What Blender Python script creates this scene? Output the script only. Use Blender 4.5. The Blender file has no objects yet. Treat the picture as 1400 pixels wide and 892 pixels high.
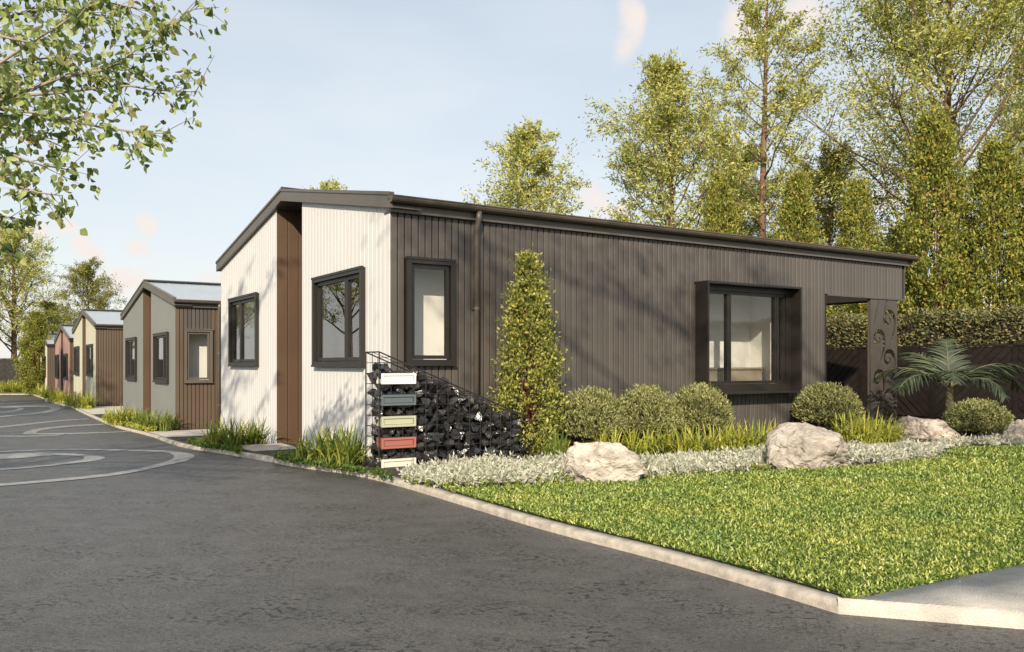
import bpy, bmesh, math, random
import numpy as np
from mathutils import Vector, Matrix, noise as mnoise

# ------------------------------------------------------------------ camera, sky, sun
F, CX, HY = 1167.0, 700.0, 499.0          # focal length in photo pixels, centre column, horizon row
sc = bpy.context.scene
cam_d = bpy.data.cameras.new('camera'); cam = bpy.data.objects.new('camera', cam_d)
sc.collection.objects.link(cam); sc.camera = cam
cam_d.sensor_width = 36.0; cam_d.lens = 36.0 * F / 1400.0
cam_d.shift_y = (HY - 446.0) / 1400.0
cam_d.clip_start = 0.05; cam_d.clip_end = 3000
cam.location = (0, 0, 1.0); cam.rotation_euler = (math.radians(90), 0, 0)

SUN_EL, SUN_DIR = 29.0, (-0.10, -1.0)     # degrees; horizontal direction towards the sun
sun_d = bpy.data.lights.new('sun', 'SUN'); sun = bpy.data.objects.new('sun', sun_d)
sc.collection.objects.link(sun)
sun_d.energy = 5.0; sun_d.angle = math.radians(0.6); sun_d.color = (1.0, 0.86, 0.68)
_h = Vector((SUN_DIR[0], SUN_DIR[1], 0)).normalized() * math.cos(math.radians(SUN_EL))
to_sun = Vector((_h.x, _h.y, math.sin(math.radians(SUN_EL))))
sun.rotation_euler = to_sun.to_track_quat('Z', 'Y').to_euler(); sun.location = to_sun * 60

W = bpy.data.worlds.new('World'); sc.world = W; W.use_nodes = True
nt = W.node_tree; nt.nodes.clear()
def wn(t, **k):
    n = nt.nodes.new(t)
    for a, b in k.items(): setattr(n, a, b)
    return n
def wmath(op, a, b=None, c=None, clamp=False):
    n = wn('ShaderNodeMath', operation=op, use_clamp=clamp)
    for i, v in enumerate((a, b, c)):
        if v is None: continue
        if isinstance(v, (int, float)): n.inputs[i].default_value = v
        else: nt.links.new(v, n.inputs[i])
    return n.outputs[0]
tc = wn('ShaderNodeTexCoord'); DIR = tc.outputs['Generated']
sky = wn('ShaderNodeTexSky', sky_type='NISHITA', sun_disc=False)
sky.sun_elevation = math.radians(SUN_EL); sky.sun_rotation = math.atan2(SUN_DIR[0], SUN_DIR[1])
sky.air_density = 1.0; sky.dust_density = 1.2; sky.ozone_density = 1.6
sep = wn('ShaderNodeSeparateXYZ'); nt.links.new(DIR, sep.inputs[0])
nz = wn('ShaderNodeTexNoise'); nz.inputs['Scale'].default_value = 9; nz.inputs['Detail'].default_value = 5
nt.links.new(DIR, nz.inputs['Vector'])
warp = wn('ShaderNodeVectorMath', operation='MULTIPLY_ADD')
nt.links.new(nz.outputs['Color'], warp.inputs[0]); warp.inputs[1].default_value = (0.075, 0.075, 0.075)
off = wn('ShaderNodeVectorMath', operation='SUBTRACT'); nt.links.new(DIR, off.inputs[0]); off.inputs[1].default_value = (.0375, .0375, .0375)
nt.links.new(off.outputs[0], warp.inputs[2])
# small cumulus puffs: direction and angular size each
PUFFS = [(860, 40, 20, 38), (1012, 40, 34, 44), (1096, 12, 42, 26), (195, 288, 17, 18), (176, 322, 18, 20), (124, 340, 14, 22),
         (96, 318, 14, 14), (58, 326, 20, 22), (160, 380, 40, 26), (826, 276, 26, 20), (860, 290, 22, 14), (1205, 275, 22, 18),
         (300, 395, 40, 30), (-120, 250, 60, 40), (-330, 330, 80, 40), (1560, 120, 60, 40), (1750, 260, 90, 40), (520, -160, 60, 30)]
acc = None
for (px, py, rx, ry) in PUFFS:
    c = Vector(((px - CX) / F, 1.0, (HY - py) / F)); k = c.length; c.normalize()
    a = wn('ShaderNodeVectorMath', operation='SUBTRACT'); nt.links.new(warp.outputs[0], a.inputs[0]); a.inputs[1].default_value = c
    b = wn('ShaderNodeVectorMath', operation='MULTIPLY'); nt.links.new(a.outputs[0], b.inputs[0])
    sx = F * k / rx; sz = F * k / ry
    b.inputs[1].default_value = (sx, sx * .3, sz)
    l = wn('ShaderNodeVectorMath', operation='LENGTH'); nt.links.new(b.outputs[0], l.inputs[0])
    m = wmath('SUBTRACT', 1.25, l.outputs['Value'], clamp=True)
    acc = m if acc is None else wmath('MAXIMUM', acc, m)
n5 = wn('ShaderNodeTexNoise'); n5.inputs['Scale'].default_value = 34; n5.inputs['Detail'].default_value = 8; n5.inputs['Roughness'].default_value = .6
nt.links.new(DIR, n5.inputs['Vector'])
puff = wmath('MULTIPLY', wmath('ADD', wmath('ADD', acc, .06), wmath('MULTIPLY', wmath('SUBTRACT', n5.outputs['Fac'], .5), 1.5)), wmath('MULTIPLY', acc, 1.9, clamp=True), clamp=True)
# generic broken cloud further round the sky, low down and thin
n2 = wn('ShaderNodeTexNoise'); n2.inputs['Scale'].default_value = 3.2; n2.inputs['Detail'].default_value = 6
mp = wn('ShaderNodeMapping'); mp.inputs['Scale'].default_value = (1, 1, 3.0); nt.links.new(DIR, mp.inputs[0]); nt.links.new(mp.outputs[0], n2.inputs['Vector'])
veil = wmath('MULTIPLY', wmath('SUBTRACT', n2.outputs['Fac'], 0.42, clamp=True), 0.9, clamp=True)
lift = wmath('SUBTRACT', 1.0, wmath('MULTIPLY', wmath('ABSOLUTE', sep.outputs['Z']), 1.1), clamp=True)
haze = wmath('ADD', wmath('MULTIPLY', wmath('POWER', lift, 2.0), 0.30), wmath('ADD', 0.48, wmath('MULTIPLY', veil, .5)), clamp=True)
hz = wn('ShaderNodeMix', data_type='RGBA'); nt.links.new(haze, hz.inputs['Factor'])
SKYK = 0.115
sk = wn('ShaderNodeVectorMath', operation='SCALE'); nt.links.new(sky.outputs[0], sk.inputs[0]); sk.inputs['Scale'].default_value = 1.0
hc = wn('ShaderNodeMix', data_type='RGBA'); nt.links.new(wmath('POWER', lift, 5.0), hc.inputs['Factor'])
hc.inputs['A'].default_value = (.75 / SKYK, .805 / SKYK, .83 / SKYK, 1); hc.inputs['B'].default_value = (.85 / SKYK, .82 / SKYK, .775 / SKYK, 1)
nt.links.new(sk.outputs[0], hz.inputs['A']); nt.links.new(hc.outputs['Result'], hz.inputs['B'])
cl = wn('ShaderNodeMix', data_type='RGBA'); nt.links.new(wmath('MULTIPLY', puff, .95), cl.inputs['Factor'])
nt.links.new(hz.outputs['Result'], cl.inputs['A']); cl.inputs['B'].default_value = (.80 / SKYK, .725 / SKYK, .68 / SKYK, 1)
bg = wn('ShaderNodeBackground'); bg.inputs['Strength'].default_value = SKYK; nt.links.new(cl.outputs['Result'], bg.inputs['Color'])
wo = wn('ShaderNodeOutputWorld'); nt.links.new(bg.outputs[0], wo.inputs[0])

vs = sc.view_settings; vs.view_transform = 'Standard'; vs.look = 'None'; vs.exposure = 0.25; vs.gamma = 1.0; vs.use_curve_mapping = False
sc.cycles.use_denoising = True; sc.cycles.max_bounces = 8; sc.cycles.transparent_max_bounces = 16; sc.cycles.diffuse_bounces = 4
sc.cycles.caustics_reflective = False; sc.cycles.caustics_refractive = False; sc.cycles.sample_clamp_indirect = 6

# ------------------------------------------------------------------ frame of the street
P0 = Vector((-1.25, 8.79, 0)); R = Vector((.8413, .5406, 0)); L = Vector((-.5406, .8413, 0)); ROT = math.atan2(R.y, R.x)
GS, GZ = [-400, -.6, 10, 24, 33, 60, 400], [0, 0, -.40, -.42, -.62, -.68, -.70]
def us(x, y): return (x - P0.x) * R.x + (y - P0.y) * R.y, (x - P0.x) * L.x + (y - P0.y) * L.y
def gz(x, y): return float(np.interp(us(x, y)[1], GS, GZ))
def xy(u, s): return P0 + R * u + L * s
def at(px, py, dz=0.0):                     # where the sight line of a photo pixel meets the ground (dz above the road level)
    z = dz
    for _ in range(40):
        Y = F * (1 - z) / (py - HY); X = (px - CX) / F * Y
        z = .5 * z + .5 * (gz(X, Y) + dz)
    return Vector((X, Y, gz(X, Y) + dz))
def on_s(px, s):                            # point on the line at s metres from the street front of the houses
    r = (px - CX) / F; b = P0 + L * s
    u = (r * b.y - b.x) / (R.x - r * R.y)
    return u
rng = np.random.default_rng(7); random.seed(7)
COL = sc.collection
SOIL = 0.05

# ------------------------------------------------------------------ object helpers
def tag(o, label=None, cat=None, group=None, kind=None):
    if label: o['label'] = label
    if cat: o['category'] = cat
    if group: o['group'] = group
    if kind: o['kind'] = kind
    return o
def empty(name, loc=(0, 0, 0), rz=0, parent=None):
    o = bpy.data.objects.new(name, None); COL.objects.link(o); o.location = loc; o.rotation_euler = (0, 0, rz); o.empty_display_size = .2
    if parent: o.parent = parent
    return o
def link(name, me, m=None, parent=None, loc=None, rz=None):
    o = bpy.data.objects.new(name, me); COL.objects.link(o)
    if m is not None and not me.materials: me.materials.append(m)
    if parent: o.parent = parent
    if loc is not None: o.location = loc
    if rz is not None: o.rotation_euler = (0, 0, rz)
    return o
def npmesh(name, V, Fc, smooth=False):
    """V (n,3), Fc (m,k) with constant k"""
    V = np.asarray(V, dtype=np.float32).reshape(-1, 3); Fc = np.asarray(Fc, dtype=np.int32); k = Fc.shape[1]
    me = bpy.data.meshes.new(name)
    me.vertices.add(len(V)); me.vertices.foreach_set('co', V.ravel())
    me.loops.add(Fc.size); me.loops.foreach_set('vertex_index', Fc.ravel())
    me.polygons.add(len(Fc)); me.polygons.foreach_set('loop_start', np.arange(0, Fc.size, k, dtype=np.int32))
    me.polygons.foreach_set('loop_total', np.full(len(Fc), k, dtype=np.int32))
    if smooth: me.polygons.foreach_set('use_smooth', np.ones(len(Fc), dtype=bool))
    me.update(calc_edges=True); me.validate(); return me
class MB:
    def __init__(s): s.v = []; s.f = []
    def add(s, vs, fs):
        o = len(s.v); s.v += [tuple(p) for p in vs]; s.f += [tuple(i + o for i in f) for f in fs]; return s
    def box(s, x0, x1, y0, y1, z0, z1):
        return s.add([(x0, y0, z0), (x1, y0, z0), (x1, y1, z0), (x0, y1, z0), (x0, y0, z1), (x1, y0, z1), (x1, y1, z1), (x0, y1, z1)],
                     [(0, 3, 2, 1), (4, 5, 6, 7), (0, 1, 5, 4), (1, 2, 6, 5), (2, 3, 7, 6), (3, 0, 4, 7)])
    def prism(s, pts, axis, a0, a1):           # polygon (2d) extruded along an axis
        def P(p, a):
            return {'x': (a, p[0], p[1]), 'y': (p[0], a, p[1]), 'z': (p[0], p[1], a)}[axis]
        n = len(pts)
        return s.add([P(p, a0) for p in pts] + [P(p, a1) for p in pts],
                     [tuple(range(n - 1, -1, -1)), tuple(range(n, 2 * n))] + [(i, (i + 1) % n, n + (i + 1) % n, n + i) for i in range(n)])
    def tube(s, pts, rad, n=6, cap=True):
        pts = [Vector(p) for p in pts]; rings = []
        if not hasattr(rad, '__len__'): rad = [rad] * len(pts)
        o = len(s.v)
        for i, p in enumerate(pts):
            d = (pts[min(i + 1, len(pts) - 1)] - pts[max(i - 1, 0)]).normalized()
            a = d.orthogonal().normalized() if i == 0 else (a0 - d * a0.dot(d)).normalized()
            a0 = a; b = d.cross(a)
            for k in range(n):
                t = 2 * math.pi * k / n
                s.v.append(tuple(p + (a * math.cos(t) + b * math.sin(t)) * rad[i]))
        for i in range(len(pts) - 1):
            for k in range(n):
                s.f.append((o + i * n + k, o + i * n + (k + 1) % n, o + (i + 1) * n + (k + 1) % n, o + (i + 1) * n + k))
        if cap:
            s.f.append(tuple(o + k for k in range(n - 1, -1, -1))); e = o + (len(pts) - 1) * n; s.f.append(tuple(e + k for k in range(n)))
        return s
    def mesh(s, name, smooth=False, bevel=0):
        me = bpy.data.meshes.new(name); me.from_pydata(s.v, [], s.f); me.update()
        bm = bmesh.new(); bm.from_mesh(me); bmesh.ops.recalc_face_normals(bm, faces=bm.faces)
        if bevel:
            bmesh.ops.bevel(bm, geom=[e for e in bm.edges if e.is_manifold and e.calc_face_angle(0) > .5], offset=bevel, segments=2, affect='EDGES', profile=.6)
        bm.to_mesh(me); bm.free()
        if smooth:
            for p in me.polygons: p.use_smooth = True
        return me
    def build(s, name, m, parent=None, smooth=False, bevel=0, loc=None, rz=None):
        return link(name, s.mesh(name, smooth, bevel), m, parent, loc, rz)

# ------------------------------------------------------------------ materials
def mat(name, col, rough=.6, var=.12, scale=6.0, bump=0.0, bscale=60.0, metal=0.0, spec=.5, stretch=(1, 1, 1), col2=None, coat=0):
    m = bpy.data.materials.new(name); m.use_nodes = True; t = m.node_tree; b = t.nodes['Principled BSDF']
    b.inputs['Roughness'].default_value = rough; b.inputs['Metallic'].default_value = metal; b.inputs['Specular IOR Level'].default_value = spec
    if coat: b.inputs['Coat Weight'].default_value = coat; b.inputs['Coat Roughness'].default_value = .15
    c = t.nodes.new('ShaderNodeTexCoord'); mp = t.nodes.new('ShaderNodeMapping'); mp.inputs['Scale'].default_value = stretch
    t.links.new(c.outputs['Object'], mp.inputs[0])
    n = t.nodes.new('ShaderNodeTexNoise'); n.inputs['Scale'].default_value = scale; n.inputs['Detail'].default_value = 6; n.inputs['Roughness'].default_value = .65
    t.links.new(mp.outputs[0], n.inputs['Vector'])
    r = t.nodes.new('ShaderNodeValToRGB'); r.color_ramp.elements[0].position = .3; r.color_ramp.elements[1].position = .7
    lo = [x * (1 - var) for x in col]; hi = list(col2) if col2 else [min(1, x * (1 + var)) for x in col]
    r.color_ramp.elements[0].color = (*lo, 1); r.color_ramp.elements[1].color = (*hi, 1)
    t.links.new(n.outputs['Fac'], r.inputs[0])
    oi = t.nodes.new('ShaderNodeObjectInfo'); hs = t.nodes.new('ShaderNodeHueSaturation')
    mr = t.nodes.new('ShaderNodeMapRange'); mr.inputs['To Min'].default_value = 1 - var * .5; mr.inputs['To Max'].default_value = 1 + var * .5
    t.links.new(oi.outputs['Random'], mr.inputs['Value']); t.links.new(mr.outputs[0], hs.inputs['Value']); t.links.new(r.outputs[0], hs.inputs['Color'])
    t.links.new(hs.outputs[0], b.inputs['Base Color'])
    rr = t.nodes.new('ShaderNodeMapRange'); rr.inputs['To Min'].default_value = max(.03, rough - .08); rr.inputs['To Max'].default_value = min(1, rough + .08)
    t.links.new(n.outputs['Fac'], rr.inputs['Value']); t.links.new(rr.outputs[0], b.inputs['Roughness'])
    if bump:
        n3 = t.nodes.new('ShaderNodeTexNoise'); n3.inputs['Scale'].default_value = bscale; n3.inputs['Detail'].default_value = 5
        t.links.new(mp.outputs[0], n3.inputs['Vector'])
        bp = t.nodes.new('ShaderNodeBump'); bp.inputs['Strength'].default_value = bump; bp.inputs['Distance'].default_value = .02
        t.links.new(n3.outputs['Fac'], bp.inputs['Height']); t.links.new(bp.outputs[0], b.inputs['Normal'])
    return m
def leafmat(name, cols, trans=.35, rough=.45, gloss=.08, gain=1.55, patch=0):
    cols = [tuple(min(.78, x * gain + .03 * gain * (sum(c) / 3 - x)) for x in c) for c in cols]; gloss *= .35; rough = .6
    m = bpy.data.materials.new(name); m.use_nodes = True; t = m.node_tree; t.nodes.clear()
    g = t.nodes.new('ShaderNodeNewGeometry'); r = t.nodes.new('ShaderNodeValToRGB'); e = r.color_ramp.elements
    while len(e) < len(cols): e.new(.5)
    for i, c in enumerate(cols): e[i].position = i / (len(cols) - 1); e[i].color = (*c, 1)
    t.links.new(g.outputs['Random Per Island'], r.inputs[0])
    d = t.nodes.new('ShaderNodeBsdfDiffuse'); tr = t.nodes.new('ShaderNodeBsdfTranslucent'); gl = t.nodes.new('ShaderNodeBsdfGlossy'); gl.inputs['Roughness'].default_value = rough
    t.links.new(r.outputs[0], d.inputs[0])
    leafc = r.outputs[0]
    if patch:                                     # uneven growth: drifts of greener and drier leaves
        tcn = t.nodes.new('ShaderNodeTexCoord'); pn = t.nodes.new('ShaderNodeTexNoise'); pn.inputs['Scale'].default_value = patch; pn.inputs['Detail'].default_value = 5; pn.inputs['Roughness'].default_value = .65
        t.links.new(tcn.outputs['Object'], pn.inputs['Vector']); pr = t.nodes.new('ShaderNodeValToRGB'); pr.color_ramp.elements[0].position = .34; pr.color_ramp.elements[1].position = .66
        pr.color_ramp.elements[0].color = (.68, .80, .75, 1); pr.color_ramp.elements[1].color = (1.12, 1.05, .95, 1); t.links.new(pn.outputs['Fac'], pr.inputs[0])
        pm = t.nodes.new('ShaderNodeMix'); pm.data_type = 'RGBA'; pm.blend_type = 'MULTIPLY'; pm.inputs['Factor'].default_value = 1
        t.links.new(r.outputs[0], pm.inputs['A']); t.links.new(pr.outputs[0], pm.inputs['B']); leafc = pm.outputs['Result']; t.links.new(leafc, d.inputs[0])
    mx = t.nodes.new('ShaderNodeMix'); mx.data_type = 'RGBA'; mx.blend_type = 'MULTIPLY'; mx.inputs['Factor'].default_value = 1
    t.links.new(leafc, mx.inputs['A']); mx.inputs['B'].default_value = (1.05, 1.05, .75, 1); t.links.new(mx.outputs['Result'], tr.inputs[0])
    a = t.nodes.new('ShaderNodeMixShader'); a.inputs[0].default_value = trans; t.links.new(d.outputs[0], a.inputs[1]); t.links.new(tr.outputs[0], a.inputs[2])
    b = t.nodes.new('ShaderNodeMixShader'); b.inputs[0].default_value = gloss; t.links.new(a.outputs[0], b.inputs[1]); t.links.new(gl.outputs[0], b.inputs[2])
    o = t.nodes.new('ShaderNodeOutputMaterial'); t.links.new(b.outputs[0], o.inputs[0]); return m
def glassmat(name, f0):
    """thin clear glass: reflects more at a grazing angle, on both faces alike"""
    m = bpy.data.materials.new(name); m.use_nodes = True; t = m.node_tree; t.nodes.clear()
    g = t.nodes.new('ShaderNodeNewGeometry'); d = t.nodes.new('ShaderNodeVectorMath'); d.operation = 'DOT_PRODUCT'
    t.links.new(g.outputs['Incoming'], d.inputs[0]); t.links.new(g.outputs['Normal'], d.inputs[1])
    def mth(op, a, b):
        n = t.nodes.new('ShaderNodeMath'); n.operation = op
        for k, v in enumerate((a, b)):
            if isinstance(v, (int, float)): n.inputs[k].default_value = v
            else: t.links.new(v, n.inputs[k])
        return n.outputs[0]
    c = mth('ABSOLUTE', d.outputs['Value'], 0); f = mth('ADD', mth('MULTIPLY', mth('POWER', mth('SUBTRACT', 1.0, c), 4.0), 1 - f0), f0)
    a = t.nodes.new('ShaderNodeBsdfTransparent'); a.inputs[0].default_value = (.95, .96, .95, 1)
    gl = t.nodes.new('ShaderNodeBsdfGlossy'); gl.inputs['Roughness'].default_value = .005
    mx = t.nodes.new('ShaderNodeMixShader'); t.links.new(f, mx.inputs[0]); t.links.new(a.outputs[0], mx.inputs[1]); t.links.new(gl.outputs[0], mx.inputs[2])
    o = t.nodes.new('ShaderNodeOutputMaterial'); t.links.new(mx.outputs[0], o.inputs[0]); return m
def asphalt():
    m = mat('asphalt', (.098, .094, .088), .46, .15, .6, 0, col2=(.128, .122, .114)); t = m.node_tree; b = t.nodes['Principled BSDF']
    src = b.inputs['Base Color'].links[0].from_socket
    c = t.nodes.new('ShaderNodeTexCoord'); mp = t.nodes.new('ShaderNodeMapping'); mp.inputs['Scale'].default_value = (1, 1.25, 1); mp.inputs['Rotation'].default_value = (0, 0, .25)
    t.links.new(c.outputs['Object'], mp.inputs[0])
    def nse(s, d=4, rgh=.6):
        n = t.nodes.new('ShaderNodeTexNoise'); n.inputs['Scale'].default_value = s; n.inputs['Detail'].default_value = d; n.inputs['Roughness'].default_value = rgh
        t.links.new(mp.outputs[0], n.inputs['Vector']); return n.outputs['Fac']
    def mrng(v, a, b_, lo=0, hi=1):
        n = t.nodes.new('ShaderNodeMapRange'); n.inputs['From Min'].default_value = a; n.inputs['From Max'].default_value = b_
        n.inputs['To Min'].default_value = lo; n.inputs['To Max'].default_value = hi; t.links.new(v, n.inputs['Value']); return n.outputs[0]
    def mul(a, b_):
        n = t.nodes.new('ShaderNodeMath'); n.operation = 'MULTIPLY'; t.links.new(a, n.inputs[0]); t.links.new(b_, n.inputs[1]); return n.outputs[0]
    pA = mul(mrng(nse(26, 3, .55), .56, .585), mrng(nse(2.1, 4, .6), .44, .60, .0, 1))       # pits in clusters
    pB = mul(mrng(nse(58, 2, .5), .565, .59), mrng(nse(3.7, 4, .6), .40, .60, .1, .9))
    pm = t.nodes.new('ShaderNodeMath'); pm.operation = 'MAXIMUM'; t.links.new(pA, pm.inputs[0]); t.links.new(pB, pm.inputs[1]); pits = pm.outputs[0]
    speck = mul(mrng(nse(160, 3, .8), .38, .62, .5, 1.4), mrng(nse(62, 3, .7), .36, .64, .72, 1.26))
    streak = mrng(nse(5, 7, .85), .32, .68, .66, 1.30)
    hv = t.nodes.new('ShaderNodeVectorMath'); hv.operation = 'SCALE'; t.links.new(src, hv.inputs[0]); t.links.new(mul(speck, streak), hv.inputs['Scale'])
    mx = t.nodes.new('ShaderNodeMix'); mx.data_type = 'RGBA'; t.links.new(pits, mx.inputs['Factor']); t.links.new(hv.outputs[0], mx.inputs['A']); mx.inputs['B'].default_value = (.016, .015, .014, 1)
    t.links.new(mx.outputs['Result'], b.inputs['Base Color'])
    h = t.nodes.new('ShaderNodeMath'); h.operation = 'SUBTRACT'; t.links.new(nse(70, 6, .75), h.inputs[0]); t.links.new(pits, h.inputs[1])
    bp = t.nodes.new('ShaderNodeBump'); bp.inputs['Strength'].default_value = .45; bp.inputs['Distance'].default_value = .012
    t.links.new(h.outputs[0], bp.inputs['Height']); t.links.new(bp.outputs[0], b.inputs['Normal'])
    return m
M = dict(
    asphalt=asphalt(),
    paint=mat('road_paint', (.24, .24, .235), .6, .3, 14, .3, 90, col2=(.38, .376, .366)),
    paint_pink=mat('road_paint_pink', (.24, .215, .21), .6, .3, 14, .3, 90, col2=(.36, .33, .32)),
    concrete=mat('concrete', (.46, .42, .365), .8, .15, 5, .5, 110, col2=(.62, .57, .50)),
    kerb=mat('kerb_concrete', (.38, .34, .28), .75, .3, 14, .25, 120, col2=(.55, .49, .41)),
    soil=mat('soil', (.045, .035, .025), .9, .4, 9, .8, 40),
    turf=mat('turf_soil', (.018, .026, .008), .9, .4, 20, .5, 60),
    ground=mat('ground_grass', (.07, .09, .03), .9, .4, .5, .4, 10),
    brown=mat('brown_cladding', (.090, .080, .071), .42, .20, 2.0, .05, 30, stretch=(1, 1, .4)),
    brown_b=mat('warm_brown_cladding', (.112, .080, .056), .45, .12, 2.0, .05, 30, stretch=(1, 1, .4)),
    slot=mat('timber_lining', (.105, .066, .040), .5, .15, 2.0, .05, 30, stretch=(1, 1, .4)),
    trim=mat('dark_metal_trim', (.112, .096, .080), .38, .10, 3.0, .03, 20),
    frame=mat('black_window_frame', (.022, .019, .016), .40, .10, 3.0, .02, 20),
    frame_soft=mat('dark_bronze_panel', (.072, .063, .055), .42, .12, 4.0, .03, 20),
    groove=mat('dark_backing', (.016, .014, .012), .8, .1, 3),
    white=mat('white_cladding', (.66, .65, .635), .55, .03, 1.2, .03, 40),
    greygreen=mat('grey_green_cladding', (.215, .222, .205), .5, .05, 1.2, .03, 40),
    lime=mat('pale_lime_cladding', (.56, .54, .41), .5, .05, 1.2, .03, 40),
    red=mat('terracotta_cladding', (.43, .25, .21), .5, .06, 1.2, .03, 40),
    cream=mat('cream_cladding', (.66, .61, .49), .5, .05, 1.2, .03, 40),
    roof=mat('pale_metal_roof', (.46, .50, .53), .38, .06, 1.0, .02, 10, metal=.25),
    roof_dark=mat('dark_metal_roof', (.14, .15, .15), .4, .08, 1.0, .02, 10, metal=.2),
    inner=mat('plaster_white', (.84, .82, .79), .8, .03, 2),
    oak=mat('brown_cabinet', (.33, .28, .22), .5, .15, 6, stretch=(1, 8, 1)),
    sofa=mat('grey_floor', (.30, .28, .25), .7, .1, 6),
    soffit=mat('soffit_board', (.55, .52, .48), .7, .05, 2),
    wire=mat('black_wire', (.022, .020, .018), .45, .1, 4),
    stone=mat('black_gabion_stone', (.016, .016, .017), .22, .5, 9, .35, 35, spec=.7, col2=(.05, .05, .052)),
    boulder=mat('pale_boulder', (.36, .31, .25), .85, .35, 5.5, 1.0, 30, col2=(.66, .60, .52), stretch=(1, 1, 2.0)),
    boulder_b=mat('ochre_boulder', (.27, .20, .14), .85, .5, 4.5, 1.0, 20, col2=(.58, .51, .44), stretch=(1, 1, 1.6)),
    fence=mat('black_brown_fence', (.017, .0125, .010), .55, .35, 5, .15, 40, stretch=(1, 6, 1)),
    bark=mat('bark', (.16, .105, .07), .9, .4, 9, .8, 30, stretch=(1, 1, .25)),
    bark_red=mat('reddish_bark', (.16, .095, .062), .9, .4, 9, .8, 30, stretch=(1, 1, .25)),
    twig=mat('pale_twig', (.30, .25, .19), .8, .25, 12, .3, 40),
    stem_red=mat('red_stem', (.15, .04, .03), .7, .3, 12),
    palm_trunk=mat('palm_trunk', (.20, .17, .08), .7, .4, 14, .6, 40, stretch=(1, 1, .3)),
    lb_white=mat('white_letterbox_paint', (.80, .77, .72), .45, .03, 4),
    lb_slate=mat('slate_letterbox_paint', (.105, .13, .145), .45, .05, 4),
    lb_lime=mat('lime_letterbox_paint', (.45, .47, .33), .45, .04, 4),
    lb_red=mat('red_letterbox_paint', (.36, .13, .10), .45, .05, 4),
    lb_cream=mat('cream_letterbox_paint', (.74, .68, .58), .45, .03, 4),
    glass=glassmat('window_glass', .045), glass_hi=glassmat('reflective_glass', .10),
    grass=leafmat('lawn_blades', [(.02, .045, .008), (.05, .09, .014), (.11, .175, .024), (.23, .295, .05), (.42, .44, .13), (.55, .54, .26)], .34, .4, .06, 1.5, 1.6),
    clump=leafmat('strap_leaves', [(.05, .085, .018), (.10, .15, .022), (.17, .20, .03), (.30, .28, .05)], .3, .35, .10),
    clump_lit=leafmat('sunlit_strap_leaves', [(.10, .14, .02), (.20, .23, .03), (.30, .30, .04), (.42, .37, .07)], .3, .35, .10),  # brighter copy of the strap leaves, sunlight put into the colour
    silver=leafmat('silver_leaves', [(.30, .31, .24), (.48, .48, .40), (.62, .60, .51), (.74, .70, .60), (.34, .36, .28)], .40, .5, .05, 1.12),
    cover=leafmat('dark_cover_leaves', [(.03, .06, .012), (.06, .10, .016), (.10, .14, .02)], .25, .4, .08),
    hebe=leafmat('hebe_leaves', [(.07, .085, .028), (.13, .14, .05), (.20, .20, .075), (.30, .28, .12)], .25, .4, .08, 1.85),
    pitto=leafmat('pittosporum_leaves', [(.05, .07, .016), (.11, .125, .022), (.19, .195, .035), (.30, .29, .06), (.22, .20, .05)], .30, .35, .10, 1.85),
    pitto_far=leafmat('tall_shrub_leaves', [(.03, .05, .012), (.09, .12, .02), (.17, .19, .03), (.30, .28, .05), (.18, .12, .025)], .38, .35, .08, 1.8),
    hedge=leafmat('hedge_leaves', [(.045, .055, .022), (.085, .095, .038), (.14, .145, .06), (.23, .21, .085), (.20, .15, .05)], .3, .35, .10),
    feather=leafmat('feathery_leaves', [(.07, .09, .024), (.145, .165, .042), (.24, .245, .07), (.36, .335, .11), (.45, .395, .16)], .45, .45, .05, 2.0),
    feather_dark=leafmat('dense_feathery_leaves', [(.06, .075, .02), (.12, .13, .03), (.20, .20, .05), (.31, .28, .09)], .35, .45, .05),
    poplar=leafmat('broad_leaves', [(.05, .085, .022), (.085, .13, .032), (.14, .185, .05), (.20, .25, .08), (.24, .27, .10), (.20, .17, .07)], .42, .4, .12, 1.8),
    palm=leafmat('palm_leaflets', [(.03, .05, .016), (.045, .075, .022), (.08, .115, .035), (.15, .18, .075)], .22, .3, .25, 1.05),
)

# ------------------------------------------------------------------ ground, road, kerbs, paving
def sheet(name, m, u0, u1, s0, s1, dz, nu=2):
    ss = sorted({s0, s1, *[k for k in GS if s0 < k < s1], *np.arange(math.ceil(s0 / 4) * 4, s1, 4.0)})
    uu = np.linspace(u0, u1, nu); V = []; Fc = []
    for s in ss:
        for u in uu:
            p = xy(u, s); V.append((p.x, p.y, np.interp(s, GS, GZ) + dz))
    for i in range(len(ss) - 1):
        for j in range(nu - 1):
            a = i * nu + j; Fc.append((a, a + 1, a + nu + 1, a + nu))
    return tag(link(name, npmesh(name, V, Fc), m), kind='structure')
big = []
gs = [-400, -60, -.6, 10, 24, 33, 60, 400]
V = []; Fc = []
for s in gs:
    for u in (-400, 400):
        p = xy(u, s); V.append((p.x, p.y, np.interp(s, GS, GZ) - .08))
for i in range(len(gs) - 1): Fc.append((2 * i, 2 * i + 1, 2 * i + 3, 2 * i + 2))
tag(link('ground', npmesh('ground', V, Fc), M['ground']), kind='structure')
road = sheet('road', M['asphalt'], -40, 14, -22, 62, 0.0, 8)

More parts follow.
